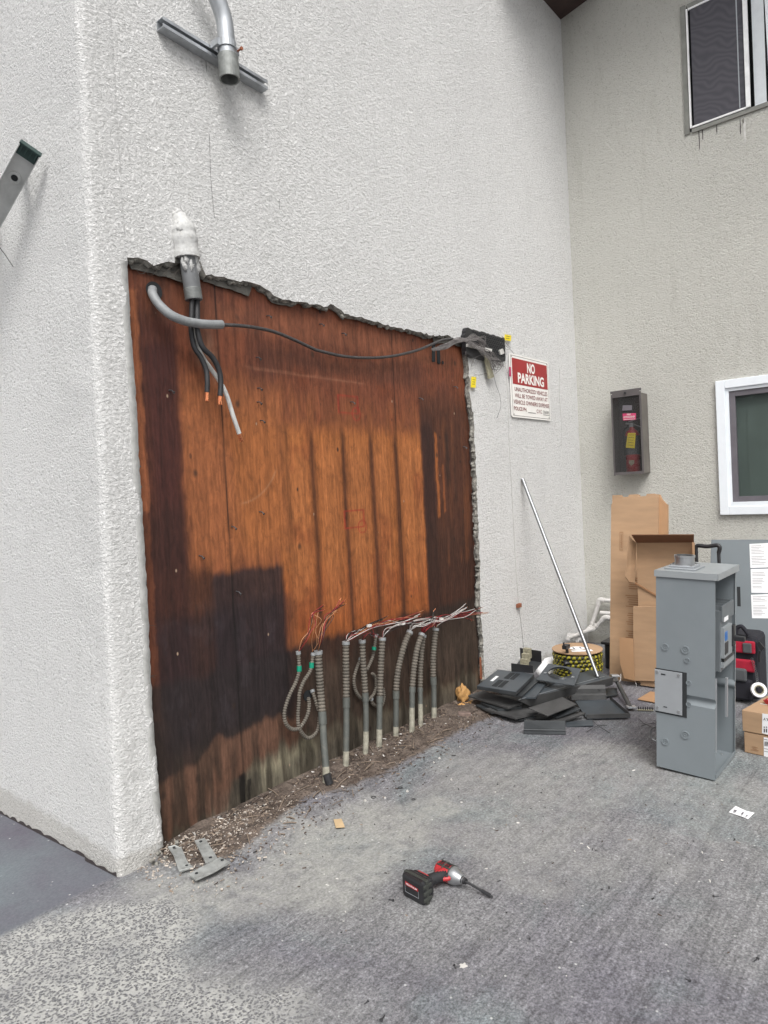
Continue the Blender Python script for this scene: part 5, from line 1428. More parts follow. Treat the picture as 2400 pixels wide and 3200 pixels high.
# ================================================================== CARDBOARD
def card_tall():
    bx = -.93; tx = -.80
    bl = G(1905, 2122, 0); a = onplane(*cX(50, 245), 0, tx); b = onplane(*cX(905, 340), 0, tx)
    wy = a.y-b.y; y0 = bl.y; x0 = bl.x
    t = thing('cardboard_box', (x0, y0-wy/2, 0), 'tall flattened brown cardboard box standing on end against the right wing', 'cardboard box')
    zt = a.z; lean = Vector((tx-x0, 0, zt)); L = lean.length; up = lean.normalized(); rt_ = Vector((0, -1, 0)); out = rt_.cross(up).normalized()
    out = out if out.x < 0 else -out
    # taper so that both edges follow the photo
    A0 = Vector((x0, y0, 0)); A1 = Vector((tx, a.y, zt))
    B1 = Vector((tx, b.y, zt)); B0 = A0+Vector((0, -wy, 0))
    F = lambda s, h: A0.lerp(B0, s).lerp(A1.lerp(B1, s), h)
    face = [F(0, 0), F(.86, 0), F(.86, 1), F(.80, 1.0), F(.79, 1.004), F(.65, 1.004), F(.64, .992), F(.50, .992), F(.49, 1.004), F(.33, 1.004), F(.32, .992), F(.18, .992), F(.17, 1.004), F(0.02, 1.003), F(.02, .96), F(0, .95)]
    MB().hexa([p-out*.05 for p in face], face).build('front_face', M_CARD, t)
    s2 = [F(.862, 0), F(1, 0), F(1, .945), F(.97, .95), F(.90, .975), F(.862, 1.0)]
    MB().hexa([p-out*.045 for p in s2], [p-out*.012 for p in s2]).build('side_flap', M_CARD2, t)
    MB().hexa([p+Vector((0, .018, 0))-out*.05 for p in (F(0, 0), F(0, .93), F(0, .93), F(0, 0))][:4], [F(0, 0)-out*.008+Vector((0, .0, 0)), F(0, .93)-out*.008, F(0, .93)-out*.02, F(0, 0)-out*.02]).build('edge', M_CARDE, t)
    # printed instructions, upside down blocks of small lines
    pr = MB(); rr = random.Random(5)
    for k, (h0, s0) in enumerate(((.55, .28), (.455, .28), (.36, .30), (.265, .28), (.18, .28))):
        for i in range(6):
            h = h0-i*.0115; s1 = s0-.0+rr.uniform(0, .07)
            p = [F(s1, h), F(.56, h), F(.56, h+.0045), F(s1, h+.0045)]
            pr.add([q_+out*.0015 for q_ in p], [[0, 1, 2, 3]])
    for s0, s1, h0, h1 in ((.165, .17, .70, .80), (.225, .23, .70, .80), (.165, .23, .70, .703), (.165, .23, .797, .80)):
        pr.add([F(s0, h0)+out*.0015, F(s1, h0)+out*.0015, F(s1, h1)+out*.0015, F(s0, h1)+out*.0015], [[0, 1, 2, 3]])
    split(pr.build('printed_line', M_CARDE, t))
    a_, b_ = F(.215, .79)+out*.0, F(.215, .71)+out*.0
    text('printed_word', 'WARNING', b_, a_, .012, out, M_CARDE, t, .01, .0016, True)
    return F, out
F, out = card_tall()
def card_tray():
    # open tray box standing on end in front of the tall box: back panel + folded sides
    X = -1.02
    P = lambda x, y, d=0: onplane(*cX(x, y), 0, X-d)
    bt = [P(435, 965), P(1320, 960), onplane(*c7(860, 1245), 0, X), G(*c7(330, 1232), .012)]
    t = thing('cardboard_tray_box', bt[3], 'open brown cardboard tray standing on end with its folded rim casting a dark inside', 'cardboard box')
    bot = Vector((X-.03, bt[0].y, .012)); botr = Vector((X-.03, bt[1].y, .012))
    bk_ = [bt[0], bt[1], botr, bot]
    MB().hexa([p+Vector((.006, 0, 0)) for p in bk_], bk_).build('back_panel', M_CARD, t)
    d = .115
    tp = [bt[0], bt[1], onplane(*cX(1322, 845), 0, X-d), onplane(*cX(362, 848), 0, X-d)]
    MB().hexa(tp, [p+Vector((0, 0, .005)) for p in tp]).build('top_flap', mat('shadowed_inner_cardboard', (.22, .11, .06), .9, var=.12, vs=5), t, 0)  # flap inside coloured darker for the shadow under it
    l0, l1 = bt[0], P(415, 1580)
    o0 = onplane(*cX(325, 860), 0, X-d); o1 = onplane(*cX(268, 1485), 0, X-d); o2 = onplane(*cX(330, 1565), 0, X-d*.6)
    lf = [l0, o0, o1, o2, l1]; MB().hexa(lf, [p+Vector((0, .005, 0)) for p in lf]).build('left_flap', M_CARD, t)
    r0, r1 = bt[1], P(1320, 1600); q0 = Vector((X-d, bt[1].y-.02, bt[1].z+.012)); q1 = Vector((X-d, bt[1].y-.02, r1.z))
    rf = [r0, q0, q1, r1]; MB().hexa(rf, [p-Vector((0, .005, 0)) for p in rf]).build('right_flap', M_CARD2, t)
    st = MB(); a = onplane(*c7(350, 455), 0, X-.02); b = onplane(*c7(560, 580), 0, X-.02); c_ = Vector((0, 0, .012)); st.hexa([a, b, b+Vector((.006, 0, 0)), a+Vector((.006, 0, 0))], [a+c_, b+c_, b+c_+Vector((.006, 0, 0)), a+c_+Vector((.006, 0, 0))])
    st.build('torn_slit', M_CARDE, t)
    cr = MB()
    for y in (1520, 1670, 1960, 2140):
        a = P(440, y, .002); b = P(760, y, .002); cr.add([a, b, b+Vector((0, 0, .003)), a+Vector((0, 0, .003))], [[0, 1, 2, 3]])
    cr.build('creases', M_CARDE, t)
    lw_ = [onplane(*c7(x, y), 0, X-.075) for x, y in [(222, 890), (332, 900), (335, 1000), (345, 1240), (262, 1222), (228, 1100)]]
    MB().slab(lw_, .005).build('lower_flap', M_CARD2, t)
    lw2 = [onplane(*c7(x, y), 0, X-.05) for x, y in [(335, 640), (530, 640), (530, 1246), (300, 1240), (336, 1100)]]
    MB().slab(lw2, .02).build('lower_panel', M_CARD, t)
card_tray()
# dark crate behind
cr = thing('storage_crate', (-.55, -.85, 0), 'black plastic crate mostly hidden behind the tall cardboard', 'crate')
mb = MB(); mb.box((-.48, -.80, .09), (.50, .72, .18)); mb.build('crate_body', M_BLACKP, cr, .01)
mb = MB(); mb.box((-.48, -.80, .19), (.54, .76, .02)); mb.build('crate_lid', M_BLACKP, cr, .006)
q = [G(*c7(x, y), .01) for x, y in [(370, 1390), (475, 1328), (560, 1340), (560, 1425)]]
tag(MB().slab(q, .004).build('cardboard_scrap', M_CARD2), 'flat cardboard scrap lying on the ground between the pile and the grey cabinet', 'cardboard')
q = [G(*cS(x, y), .012) for x, y in [(1436, 436), (1488, 432), (1508, 484), (1450, 488)]]
tag(MB().slab(q, .003).build('cardboard_scrap', mat('pale_cardboard', (.52, .38, .22), .85)), 'small square of tan cardboard on the concrete near the dirt strip', 'cardboard')
q = [G(*conv(2200, 2450, 200/1659)(x, y), z) for x, y, z in [(640, 730, .004), (820, 567, .01), (1010, 655, .006), (1110, 700, .012), (1310, 745, .010), (1140, 910, .005), (980, 840, .006)]]
t = thing('paper_slip', q[0], 'white instruction slip with small printed marks on the concrete at right', 'paper')
MB().slab(q, .001).build('sheet', M_PAPERW, t)
pr = MB()
cv = conv(2200, 2450, 200/1659)
for pts in ([(760, 700), (790, 660), (860, 680), (820, 725)], [(960, 780), (1000, 725), (1040, 735), (1000, 790)], [(1080, 830), (1105, 795), (1145, 815), (1110, 838)]):
    pr.add([G(*cv(x, y), .0135) for x, y in pts], [[0, 1, 2, 3]])
pr.build('print', M_SASH, t)

# ================================================================== METER CABINET
def cabinet():
    bl = G(*c7(527, 1935)); bf = G(*c7(1000, 2077)); br = G(*c7(1162, 1850))
    U = (bf-bl); U.z = 0; du = U.length; U.normalize(); V = Vector((-U.y, U.x, 0)); V = V if V.dot(br-bf) > 0 else -V
    dv = (br-bf).dot(V); H = .925; Z = Vector((0, 0, 1))
    bf = Vector((-2.294, -1.564, 0)); U = Vector((-0.011, -1, 0)).normalized(); V = Vector((1, -.011, 0)).normalized(); du = .255; dv = .362
    t = thing('meter_cabinet', bf, 'tall open pale grey steel meter cabinet standing upright on the concrete', 'electrical cabinet')
    ang = 2.0
    # everything in local axes: x along V (depth of opening width), y along -U (towards back), z up ; origin at bf
    k = .003
    Q = lambda a, b, z: bf + V*a - U*b + Z*z        # a across the open front, b backwards, z up
    AX = (V, -U, Z)
    def bx(mb, a0, a1, b0, b1, z0, z1): mb.box(Q((a0+a1)/2, (b0+b1)/2, (z0+z1)/2), (abs(a1-a0), abs(b1-b0), abs(z1-z0)), AX); return mb
    parts = []
    sh = MB()
    gz = .345; gh = .022                                   # rolled groove
    bx(sh, 0, k, 0, du, 0, gz-gh); bx(sh, 0, k, 0, du, gz+gh, H)      # left side (faces viewer)
    bx(sh, dv-k, dv, 0, du, 0, gz-gh); bx(sh, dv-k, dv, 0, du, gz+gh, H)
    bx(sh, k, dv-k, du-k, du, 0, H); bx(sh, k, dv-k, 0, du-k, 0, k); bx(sh, k, dv-k, 0, du-k, H-k, H-.0005)
    bx(sh, dv-.010, dv-k, 0, k, .01, H-.02); bx(sh, .018, dv-.018, 0, k, k, .02)
    n = 10
    for (a, s) in ((0, 1), (dv-k, -1)):
        for i in range(n):
            t0, t1 = i/n, (i+1)/n
            f = lambda q: s*.016*math.sin(math.pi*q)
            z0, z1 = gz-gh+2*gh*t0, gz-gh+2*gh*t1
            sh.hexa([Q(a+f(t0), 0, z0), Q(a+k+f(t0), 0, z0), Q(a+k+f(t0), du, z0), Q(a+f(t0), du, z0)], [Q(a+f(t1), 0, z1), Q(a+k+f(t1), 0, z1), Q(a+k+f(t1), du, z1), Q(a+f(t1), du, z1)])
    parts.append(sh.build('shell', M_GREY, t))
    tp = MB(); bx(tp, -.008, dv+.006, -.014, du+.006, H, H+.004); bx(tp, -.008, -.005, -.014, du+.006, H-.026, H); bx(tp, -.008, dv+.006, -.014, -.011, H-.026, H)
    parts.append(tp.build('top_cover', mat('top_lit_grey_enamel', (.27, .29, .30), .35, var=.05, vs=4), t, .001))  # lighter grey on top paints in the light from above
    # hub
    hb = MB(); cx, cb = .125, .165
    bx(hb, cx-.075, cx+.075, cb-.07, cb+.07, H+.004, H+.012); bx(hb, cx-.055, cx+.055, cb-.055, cb+.055, H+.012, H+.020)
    parts.append(hb.build('hub_plate', M_GREYL, t, .003))
    rg = MB(); rg.ring(Q(cx, cb, H+.02), Z, .037, .043, .045, 32); rg.ring(Q(cx, cb, H+.055), Z, .037, .046, .010, 32); parts.append(rg.build('hub_ring', M_CAST, t))
    mb = MB()
    for a, b in ((-.045, -.045), (.045, -.045), (-.045, .045), (.045, .045)): mb.disc(Q(cx+a, cb+b, H+.02), Z, .007, .006, 8)
    parts += split(mb.build('hub_screw', M_CAST, t))
    parts.append(MB().disc(Q(.26, .2, H+.005), Z, .06, .004, 30).build('closing_disc', M_DEAD2, t))
    # side features: s from back(0) to front(1), t height
    def side(x, y):
        s = (x-525)/(1002-525); yb = 1935+s*142; yt = 372+s*30; return (1-s)*du, (yb-y)/(yb-yt)*H
    for (x, y, r_) in ((600, 978, .0165), (767, 1003, .0185), (782, 1090, .0125), (795, 1270, .0115), (795, 1445, .0115), (767, 1693, .0185), (600, 1740, .0165)):
        b, z = side(x, y); mb = MB(); p = Q(0, b, z)
        mb.ring(p, -V, r_*.72, r_, .0045, 24); mb.ring(p, -V, r_*.25, r_*.45, .0035, 16); mb.disc(p, -V, r_*.72, .0012, 20)
        parts.append(mb.build('knockout', M_GREY, t))
    b0, z1 = side(524, 1150); b1, z0 = side(745, 1512); z0b = side(524, 1475)[1]
    bk_ = MB(); bx(bk_, -.003, 0, b0+.003, b1-.018, z0b-.012, z1+.004); parts.append(bk_.build('cutout', M_DARK, t))
    cv_ = MB(); bx(cv_, -.009, -.005, b0+.004, b1, z0b-.004, z1); parts.append(cv_.build('cover_plate', M_GREYL, t, .001))
    cv = parts[-1]
    mb = MB()
    for b, z in ((b0-.008, z1-.012), (b1+.014, z1-.012), (b0-.008, z0b+.012), (b1+.014, z0b+.012)): mb.disc(Q(-.009, b, z), -V, .006, .004, 10)
    split(mb.build('cover_screw', M_CAST, t))
    mb = MB(); bx(mb, -.0105, -.009, b0-.045, b0-.025, z1-.022, z1-.016); bx(mb, -.0105, -.009, b0-.052, b0-.036, z0b+.02, z0b+.024); parts.append(mb.build('slots', M_DARK, t))
    # breaker
    a0, a1 = .135, dv-.02; zb0, zb1 = .455, .74
    br_ = MB(); bx(br_, a0, a1, .012, .20, zb0, zb1); B = br_.build('breaker', M_BRK, t, .003); parts.append(B)
    sub = []
    mb = MB()
    for i in range(4): bx(mb, a0+.004+i*(a1-a0-.012)/3, a0+.008+i*(a1-a0-.012)/3, .012, .19, zb1, zb1+.022)
    bx(mb, a0, a1, .004, .012, zb1-.05, zb1+.022); sub.append(mb.build('lug_shroud', M_BRK, B))
    mb = MB(); bx(mb, a0+.01, a1-.01, .0, .012, .475, .50); bx(mb, a0+.01, a1-.06, -.002, .012, .52, .66); sub.append(mb.build('front_plate', M_BRKL, B))
    mb = MB(); bx(mb, a0+.02, a0+.060, -.004, -.002, .60, .640); sub.append(mb.build('blue_label', M_BLUE, B))
    mb = MB(); bx(mb, a0+.02, a0+.075, -.004, -.002, .535, .59); bx(mb, a0+.012, a1-.015, -.001, .0, .502, .518); sub.append(mb.build('rating_label', M_BLACKP, B))
    mb = MB(); bx(mb, a0+.03, a0+.10, .003, .0045, .685, .705); sub.append(mb.build('white_label', M_PAPERW, B))
    mb = MB(); bx(mb, a1-.06, a1-.03, -.055, .012, .575, .598); bx(mb, a1-.065, a1-.025, -.01, .012, .55, .65); sub.append(mb.build('toggle_handle', M_BLACKP, B, .003))
    # perforated bus strip
    st = MB(); bx(st, .040, .075, .03, .034, .10, .45); bx(st, .075, .079, .012, .034, .10, .44); parts.append(st.build('perforated_strip', M_GREYL, t, .001))
    mb = MB()
    for i in range(15): mb.disc(Q(.056, .030, .125+i*.0215), U, .006, .001, 12)
    parts.append(mb.build('strip_holes', M_DARK, t))
    mb = MB(); bx(mb, dv-.075, dv-.055, .02, .03, .2, .39); parts.append(mb.build('inner_rail', M_GREYL, t, .001))
    mb = MB()
    for a, b in ((.05, .05), (dv-.05, .05), (dv-.06, .2)): mb.disc(Q(a, b, k), Z, .005, .004, 8)
    split(mb.build('floor_screw', M_CAST, t))
    mb = MB(); mb.tube(spline([Q(-.006, du+.0, .12), Q(-.006, du+.02, .13), Q(-.006, du+.022, .17), Q(-.006, du, .19)], 5), .004, 6); parts.append(mb.build('latch', M_STEELD, t))
    # slight lean of the whole cabinet, as on the sloping slab
    t.rotation_mode = 'AXIS_ANGLE'
    ax_ = FW.copy(); ax_.z = 0; ax_.normalize()
    t.rotation_mode = 'XYZ'
    t.rotation_euler = (.036, 0, 0)
    t.location = bf+Vector((0, 0, .006))
cabinet()

# ================================================================== LEANING DOOR WITH PAPERS
def door():
    xt, xb = -.42, -.70
    a = onplane(*c7(970, 95), 0, xt); z1 = a.z; y0 = a.y; L = .52
    A = Vector((xb, y0, 0)); B = Vector((xb, y0-L, 0)); A1 = Vector((xt, y0, z1)); B1 = Vector((xt, y0-L, z1+.004))
    out = (B-A).cross(A1-A).normalized(); out = out if out.x < 0 else -out
    t = thing('cabinet_door', (xb, y0-L/2, 0), 'grey steel cabinet door with white instruction sheets leaning on the right wing wall at right edge', 'door')
    f = [A, B, B1, A1]; MB().hexa([p-out*.012 for p in f], f).build('door_panel', mat('shaded_grey_enamel', (.175, .20, .215), .45, var=.06, vs=3), t, .002)  # the cabinet's grey enamel, darkened to stand for dimmer light here
    def onp(px, py, lift=.001):
        d = ray(px, py); s = (A-CAM).dot(out)/d.dot(out); return CAM+d*s+out*lift
    for pts in ([(1280, 130), (1440, 122), (1440, 320), (1288, 325)], [(1290, 335), (1445, 330), (1445, 528), (1296, 526)], [(1293, 543), (1450, 536), (1450, 735), (1302, 733)]):
        q = [onp(*c7(*p)) for p in pts]; sh = MB().slab(q, .0006).build('instruction_sheet', M_PAPERW, t)
        mb = MB(); rr = random.Random(pts[0][1])
        for i in range(13):
            if rr.random() < .2: continue
            h = .10+i*.064; e_ = rr.uniform(.5, .88)
            a_ = q[0].lerp(q[3], h).lerp(q[1].lerp(q[2], h), .08); b_ = q[0].lerp(q[3], h).lerp(q[1].lerp(q[2], h), e_)
            dz = (q[0]-q[3]).normalized()*.0022; mb.add([a_+out*.0008, b_+out*.0008, b_+dz+out*.0008, a_+dz+out*.0008], [[0, 1, 2, 3]])
        mb.build('small_print', M_SASH, sh)
    q = [onp(*c7(*p)) for p in [(1178, 478), (1205, 478), (1210, 638), (1182, 636)]]; MB().slab(q, .001).build('handle_slot', M_DARK, t)
door()

# ================================================================== TOOL BAG
def bag():
    base = G(*c7(1180, 1420)); X = base.x+.02
    P = lambda x, y, d=0: onplane(*c7(x, y), 0, X-d)
    y1 = P(1350, 1000).y; y0 = P(1100, 1000).y+.16
    zt = P(1250, 880).z; zb = 0
    t = thing('tool_bag', (X+.1, (y0+y1)/2, 0), 'red and black canvas tool bag with pockets and a telescopic handle behind the grey cabinet', 'tool bag')
    mb = MB(); D = .24
    def bx(mb, ya, yb_, za, zb_, xa, xb): mb.box(((xa+xb)/2, (ya+yb_)/2, (za+zb_)/2), (abs(xb-xa), abs(ya-yb_), abs(zb_-za)))
    bx(mb, y0, y1, 0.02, zt, X, X+D); mb.build('body', M_BLKF, t, .03)
    zr1, zr0 = P(1250, 915).z, P(1250, 1015).z; m2 = MB(); bx(m2, y0-.01, y1+.012, zr0, zr1, X-.018, X); m2.build('red_flap', M_REDF, t, .008)
    zr1, zr0 = P(1250, 1065).z, P(1250, 1165).z; m2 = MB(); bx(m2, y0-.01, y1+.018, zr0, zr1, X-.02, X); m2.build('red_pocket', M_REDF, t, .01)
    z1_, z0_ = P(1220, 1130).z, P(1220, 1235).z; m2 = MB(); bx(m2, y0-.02, P(1270, 1180).y, z0_, z1_, X-.045, X-.02); m2.build('grey_pocket', M_GRYF, t, .018)
    z1_, z0_ = P(1270, 930).z, P(1270, 1010).z; m2 = MB(); bx(m2, P(1232, 960).y, P(1305, 960).y, z0_, z1_, X-.03, X-.018); m2.build('velcro_tab', M_GRYF, t, .01)
    z1_, z0_ = P(1270, 1225).z, P(1270, 1400).z; m2 = MB(); bx(m2, y0, y1+.03, max(.02, z0_), z1_, X-.03, X); m2.build('lower_pocket', M_BLKF, t, .02)
    MB().tube(spline([P(1170, 860, .0), P(1180, 812, .0), P(1215, 800, 0), P(1245, 830, 0), P(1275, 872, 0)], 6), .012, 8).build('carry_handle', M_BLKF, t)
    m2 = MB(); m2.slab([P(1345, 930, .02), P(1360, 925, .02), P(1402, 975, .02), P(1378, 1005, .02), P(1350, 965, .02)], .014); m2.tube([P(1368, 1000, .02), P(1362, 1050, .02), P(1364, 1092, .02)], .006, 6); m2.build('buckle_strap', M_BLACKP, t)
    ch = MB(); cpts = spline([P(1300, 1065, .03), P(1318, 1120, .03), P(1335, 1180, .03), P(1342, 1230, .03), P(1345, 1290, .03)], 6)
    for i, p in enumerate(cpts[::2]): ch.ring(p, (1, .3*(i % 2), .2), .005, .0075, .002, 8)
    ch.build('chain', M_CHROME, t)
    # telescopic handle
    hx = X+.20
    H_ = lambda x, y: onplane(*c7(x, y), 0, hx)
    a, b, c, d = H_(838, 175), H_(850, 140), H_(1025, 140), H_(1040, 180)
    MB().tube(spline([H_(848, 205), H_(845, 165), H_(862, 143), H_(940, 150), H_(1015, 140), H_(1038, 160), H_(1030, 205)], 6), .013, 10).build('pull_grip', M_BLACKP, t)
    for q in (H_(848, 195), H_(1030, 195)): MB().tube([q, Vector((q.x, q.y, .3))], .0105, 10).build('pull_rod', M_BLACKR, t)
    # tape roll hanging on the chain
    p = onplane(*c7(1350, 1318), 0, X-.05); r = .042
    k = thing('tape_roll', p-Vector((0, 0, r)), 'white roll of tape hanging from the tool bag chain', 'tape roll')
    axd = Vector((-.75, -.45, .35)).normalized()
    MB().ring(p, axd, .028, r, .02, 28).build('roll', M_PAPERW, k); MB().ring(p-axd*.001, axd, .022, .028, .022, 24).build('core', M_KHAKI, k)
bag()

# ================================================================== BOXES AT RIGHT
def boxes():
    c0 = G(*c7(1230, 1826)); c1_ = G(*c7(1431, 1868)); e = (c1_-c0).normalized()
    inn = Vector((-e.y, e.x, 0)); inn = inn if inn.dot(FW) > 0 else -inn
    inn = (inn+e*.12).normalized()
    W_, D_ = .36, .42
    for i, (z0, z1, sh, lab) in enumerate(((.002, .104, .004, 'lower brown carton of the pair at the right edge with a barcode label'), (.108, .212, 0, 'upper brown carton at the right edge with white label and string across'))):
        o0 = c0+e*sh+inn*sh+Vector((0, 0, z0)); q = [o0, o0+e*W_, o0+e*W_+inn*D_, o0+inn*D_]
        t = thing('carton', o0, lab, 'cardboard box', 'brown cartons stacked at the right edge')
        MB().hexa(q, [p+Vector((0, 0, z1-z0)) for p in q]).build('carton_body', M_CARD, t, .003)
        out = -inn
        def onp(px, py, lift=.001):
            n_ = e.cross(Vector((0, 0, 1))).normalized(); n_ = n_ if n_.dot(CAM-o0) > 0 else -n_
            d = ray(px, py); s = (o0-CAM).dot(n_)/d.dot(n_); return CAM+d*s+n_*lift, n_
        if i == 1:
            q = [onp(*c7(x, y))[0] for x, y in [(1385, 1507), (1470, 1520), (1470, 1690), (1383, 1668)]]; nn = onp(*c7(1400, 1600))[1]
            L_ = MB().slab(q, .0006).build('label', M_PAPERW, t)
            dn = Vector((0, 0, -1))
            a_ = onp(*c7(1432, 1548))[0]; b_ = onp(*c7(1392, 1540))[0]
            text('label_lettering', 'LY', a_, b_, .011, nn, M_INK, L_, .02, .002, True)
            for xx in (1397, 1415):
                q2 = [onp(*c7(x, y), .002)[0] for x, y in [(xx, 1630), (xx+10, 1632), (xx+10, 1662), (xx, 1660)]]; MB().slab(q2, .0004).build('label_lettering', M_INK, L_)
                q2 = [onp(*c7(x, y), .002)[0] for x, y in [(xx, 1613), (xx+9, 1615), (xx+9, 1624), (xx, 1622)]]; MB().slab(q2, .0004).build('label_lettering', M_INK, L_)
            st = MB(); p0 = o0+Vector((0, 0, z1-z0+.002))+inn*.14; st.tube([p0+e*.03, p0+e*W_], .0022, 6); st.build('string', M_WHITEP, t)
            # red item
            zz = z1+.003
            rb0 = G(*c7(1415, 1440), zz)
            r_ = thing('red_pouch', rb0, 'small red ribbed tray of parts lying on the upper carton', 'tray')
            mb = MB(); cpt = rb0+e*.03+inn*.02
            lo = [cpt+e*a+inn*b for a, b in ((-.035, -.01), (.05, -.025), (.06, .035), (-.03, .04))]; hi = [cpt+e*a*1.35+inn*b*1.35+Vector((0, 0, .022)) for a, b in ((-.035, -.01), (.05, -.025), (.06, .035), (-.03, .04))]
            mb.hexa(lo, hi); mb.build('tray_body', M_RED, r_, .003)
            mb = MB(); rr = random.Random(2)
            for j in range(14): mb.blob(cpt+e*rr.uniform(-.03, .06)+inn*rr.uniform(-.015, .04)+Vector((0, 0, .026)), (.009, .007, .007), j, .2, 4)
            mb.build('red_connectors', M_RED, r_)
        else:
            q = [onp(*c7(x, y))[0] for x, y in [(1396, 1700), (1480, 1716), (1480, 1875), (1398, 1855)]]
            L_ = MB().slab(q, .0006).build('label', M_PAPERW, t)
            mb = MB()
            for j in range(6):
                x = 1404+j*6; q2 = [onp(*c7(a, b), .002)[0] for a, b in [(x, 1735), (x+3, 1736), (x+3, 1772), (x, 1771)]]; mb.slab(q2, .0004)
            for yv in (1715, 1790, 1812): q2 = [onp(*c7(a, b), .002)[0] for a, b in [(1400, yv), (1440, yv+8), (1440, yv+11), (1400, yv+3)]]; mb.slab(q2, .0004)
            mb.build('barcode', M_INK, L_)
            mb = MB()
            for yv, x0_, x1_ in ((1776, 1300, 1350), (1790, 1308, 1340), (1800, 1290, 1358)): q2 = [onp(*c7(a, b), .0015)[0] for a, b in [(x0_, yv), (x1_, yv+9), (x1_, yv+13), (x0_, yv+4)]]; mb.slab(q2, .0004)
            split(mb.build('printed_text', M_CARDE, t))
boxes()

# ================================================================== IMPACT DRIVER
def driver():
    p0 = G(1254, 2800); p1 = G(1322, 2838)
    a = (p1-p0).normalized(); z = Vector((0, 0, 1)); h = z.cross(a).normalized(); h = h if h.dot(FW) > 0 else -h
    t = thing('impact_driver', p0.lerp(p1, .5), 'red and black cordless impact driver lying on the concrete with a long bit', 'power tool')
    O = p0.copy(); Q0 = lambda x, y, zz: O+a*x+h*y+z*zz
    Q = lambda x, y, zz: Q0(x, y, zz)         # x along the bit axis, y from battery to head, z up
    AX = (a, h, z); L = .100; Wd = .079
    # battery
    mb = MB(); mb.box(Q(L/2, .026, Wd/2), (L, .044, Wd), AX); b_ = mb.build('battery', M_BLACKP, t, .010)
    mb = MB(); mb.box(Q(L/2, .026, Wd/2), (L*1.05, .014, Wd*1.04), AX)
    for i in range(3): mb.box(Q(L+.001, .026, .018+i*.022), (.006, .040, .013), AX)
    mb.build('battery_shell', M_DKGRN, b_, .004)
    f = MB(); y = .0035
    f.add([Q(.018, y, .020), Q(.080, y, .020), Q(.080, y, .058), Q(.018, y, .058)], [[0, 1, 2, 3]]); f.build('label_panel', M_BLACKR, b_)
    f = MB(); y = .003
    f.add([Q(.019, y, .046), Q(.079, y, .044), Q(.079, y, .054), Q(.019, y, .059)], [[0, 1, 2, 3]]); f.build('label_stripe', M_RED, b_)
    text('label_lettering', 'REDLITHIUM', Q(.024, .003, .049), Q(.074, .003, .047), .006, -h, M_PAPERW, b_, .01, .0012)
    f = MB()
    for A_, B_ in ((Q(.018, .003, .022), Q(.080, .003, .022)), (Q(.080, .003, .022), Q(.080, .003, .045)), (Q(.018, .003, .022), Q(.018, .003, .045))): f.tube([A_, B_], .0007, 4)
    f.build('label_outline', M_GREYL, b_)
    # battery foot of the handle
    mb = MB(); mb.box(Q(L*.5, .056, Wd/2), (L*.86, .018, Wd*.78), AX); mb.build('tool_foot', M_BLACKP, t, .006)
    mb = MB(); mb.box(Q(L*.42, .066, Wd/2+.004), (L*.5, .010, Wd*.62), AX); mb.build('foot_trim', M_RED, t, .004)
    hz = .032; hy = .168
    # handle
    hp = spline([Q(.055, .064, Wd/2), Q(.060, .095, .040), Q(.066, .130, .038), Q(.068, .160, hz)], 8)
    mb = MB(); mb.tube(hp, [.0205-.003*math.sin(i/len(hp)*3.1)+.0012*(i % 2) for i in range(len(hp))], 18); mb.build('grip', M_BLACKR, t)
    mb = MB(); mb.tube([p+a*-.004+z*.003 for p in hp[::-1][:14]], [.0215-.0006*i for i in range(14)], 18); mb.build('handle_shell', M_RED, t)
    # head
    def lathe(name, prof, m, n=24):
        mb = MB(); mb.tube([Q(.018+(x-.018)*.80, hy, hz) for x, _ in prof], [r*.86 for _, r in prof], n); return mb.build(name, m, t)
    lathe('motor_housing', [(.020, .024), (.024, .031), (.034, .034), (.070, .035), (.106, .0345), (.108, .033)], M_RED)
    lathe('rubber_overmould', [(.018, .020), (.022, .0285), (.034, .0335), (.040, .0330)], M_DKGRN)
    lathe('gear_case', [(.104, .0352), (.112, .0350), (.128, .0310), (.146, .0225), (.156, .0175), (.158, .0155)], M_CAST)
    lathe('collet', [(.156, .0135), (.168, .0135), (.170, .0115), (.178, .0115)], M_BLACKR)
    lathe('collet_ring', [(.163, .0142), (.167, .0142)], M_CAST)
    # rubber frames and vents on the visible flank
    rb2 = MB(); 
    for ang in (10, 62, 112, 155):
        ar = math.radians(ang); nn = (z*math.sin(ar)-h*math.cos(ar)); 
        pth_ = [Q(x, hy, hz)+nn*.0292 for x in (.030, .052, .075, .088)]; rb2.tube(pth_, .0034, 8)
    for x in (.056, .086):
        rb2.tube([Q(x, hy, hz)+(z*math.sin(math.radians(g))-h*math.cos(math.radians(g)))*.0296 for g in range(10, 156, 12)], .0032, 8)
    rb2.build('rubber_frames', M_DKGRN, t)
    vt = MB()
    for i in range(4):
        for g in (75, 98):
            ar = math.radians(g); nn = (z*math.sin(ar)-h*math.cos(ar)); tt = nn.cross(a)
            vt.box(Q(.063+i*.005, hy, hz)+nn*.0302, (.0035, .010, .0015), (a, tt, nn))
            vt.box(Q(.036+i*.005, hy, hz)+nn*.0298, (.003, .010, .0015), (a, tt, nn))
    vt.build('vents', M_BLACKP, t)
    tr = MB(); tr.tube(spline([Q(.090, .142, .042), Q(.082, .138, .040), Q(.078, .148, .040)], 4), .009, 12); tr.build('trigger', M_BLACKP, t)
    tg = MB(); tg.tube(spline([Q(.094, .156, .036), Q(.094, .140, .036), Q(.080, .126, .034)], 4), .0075, 10); tg.build('trigger_guard', M_RED, t)
    # bit
    tip = G(1540, 2803, .010); s0 = Q(.144, hy, hz)
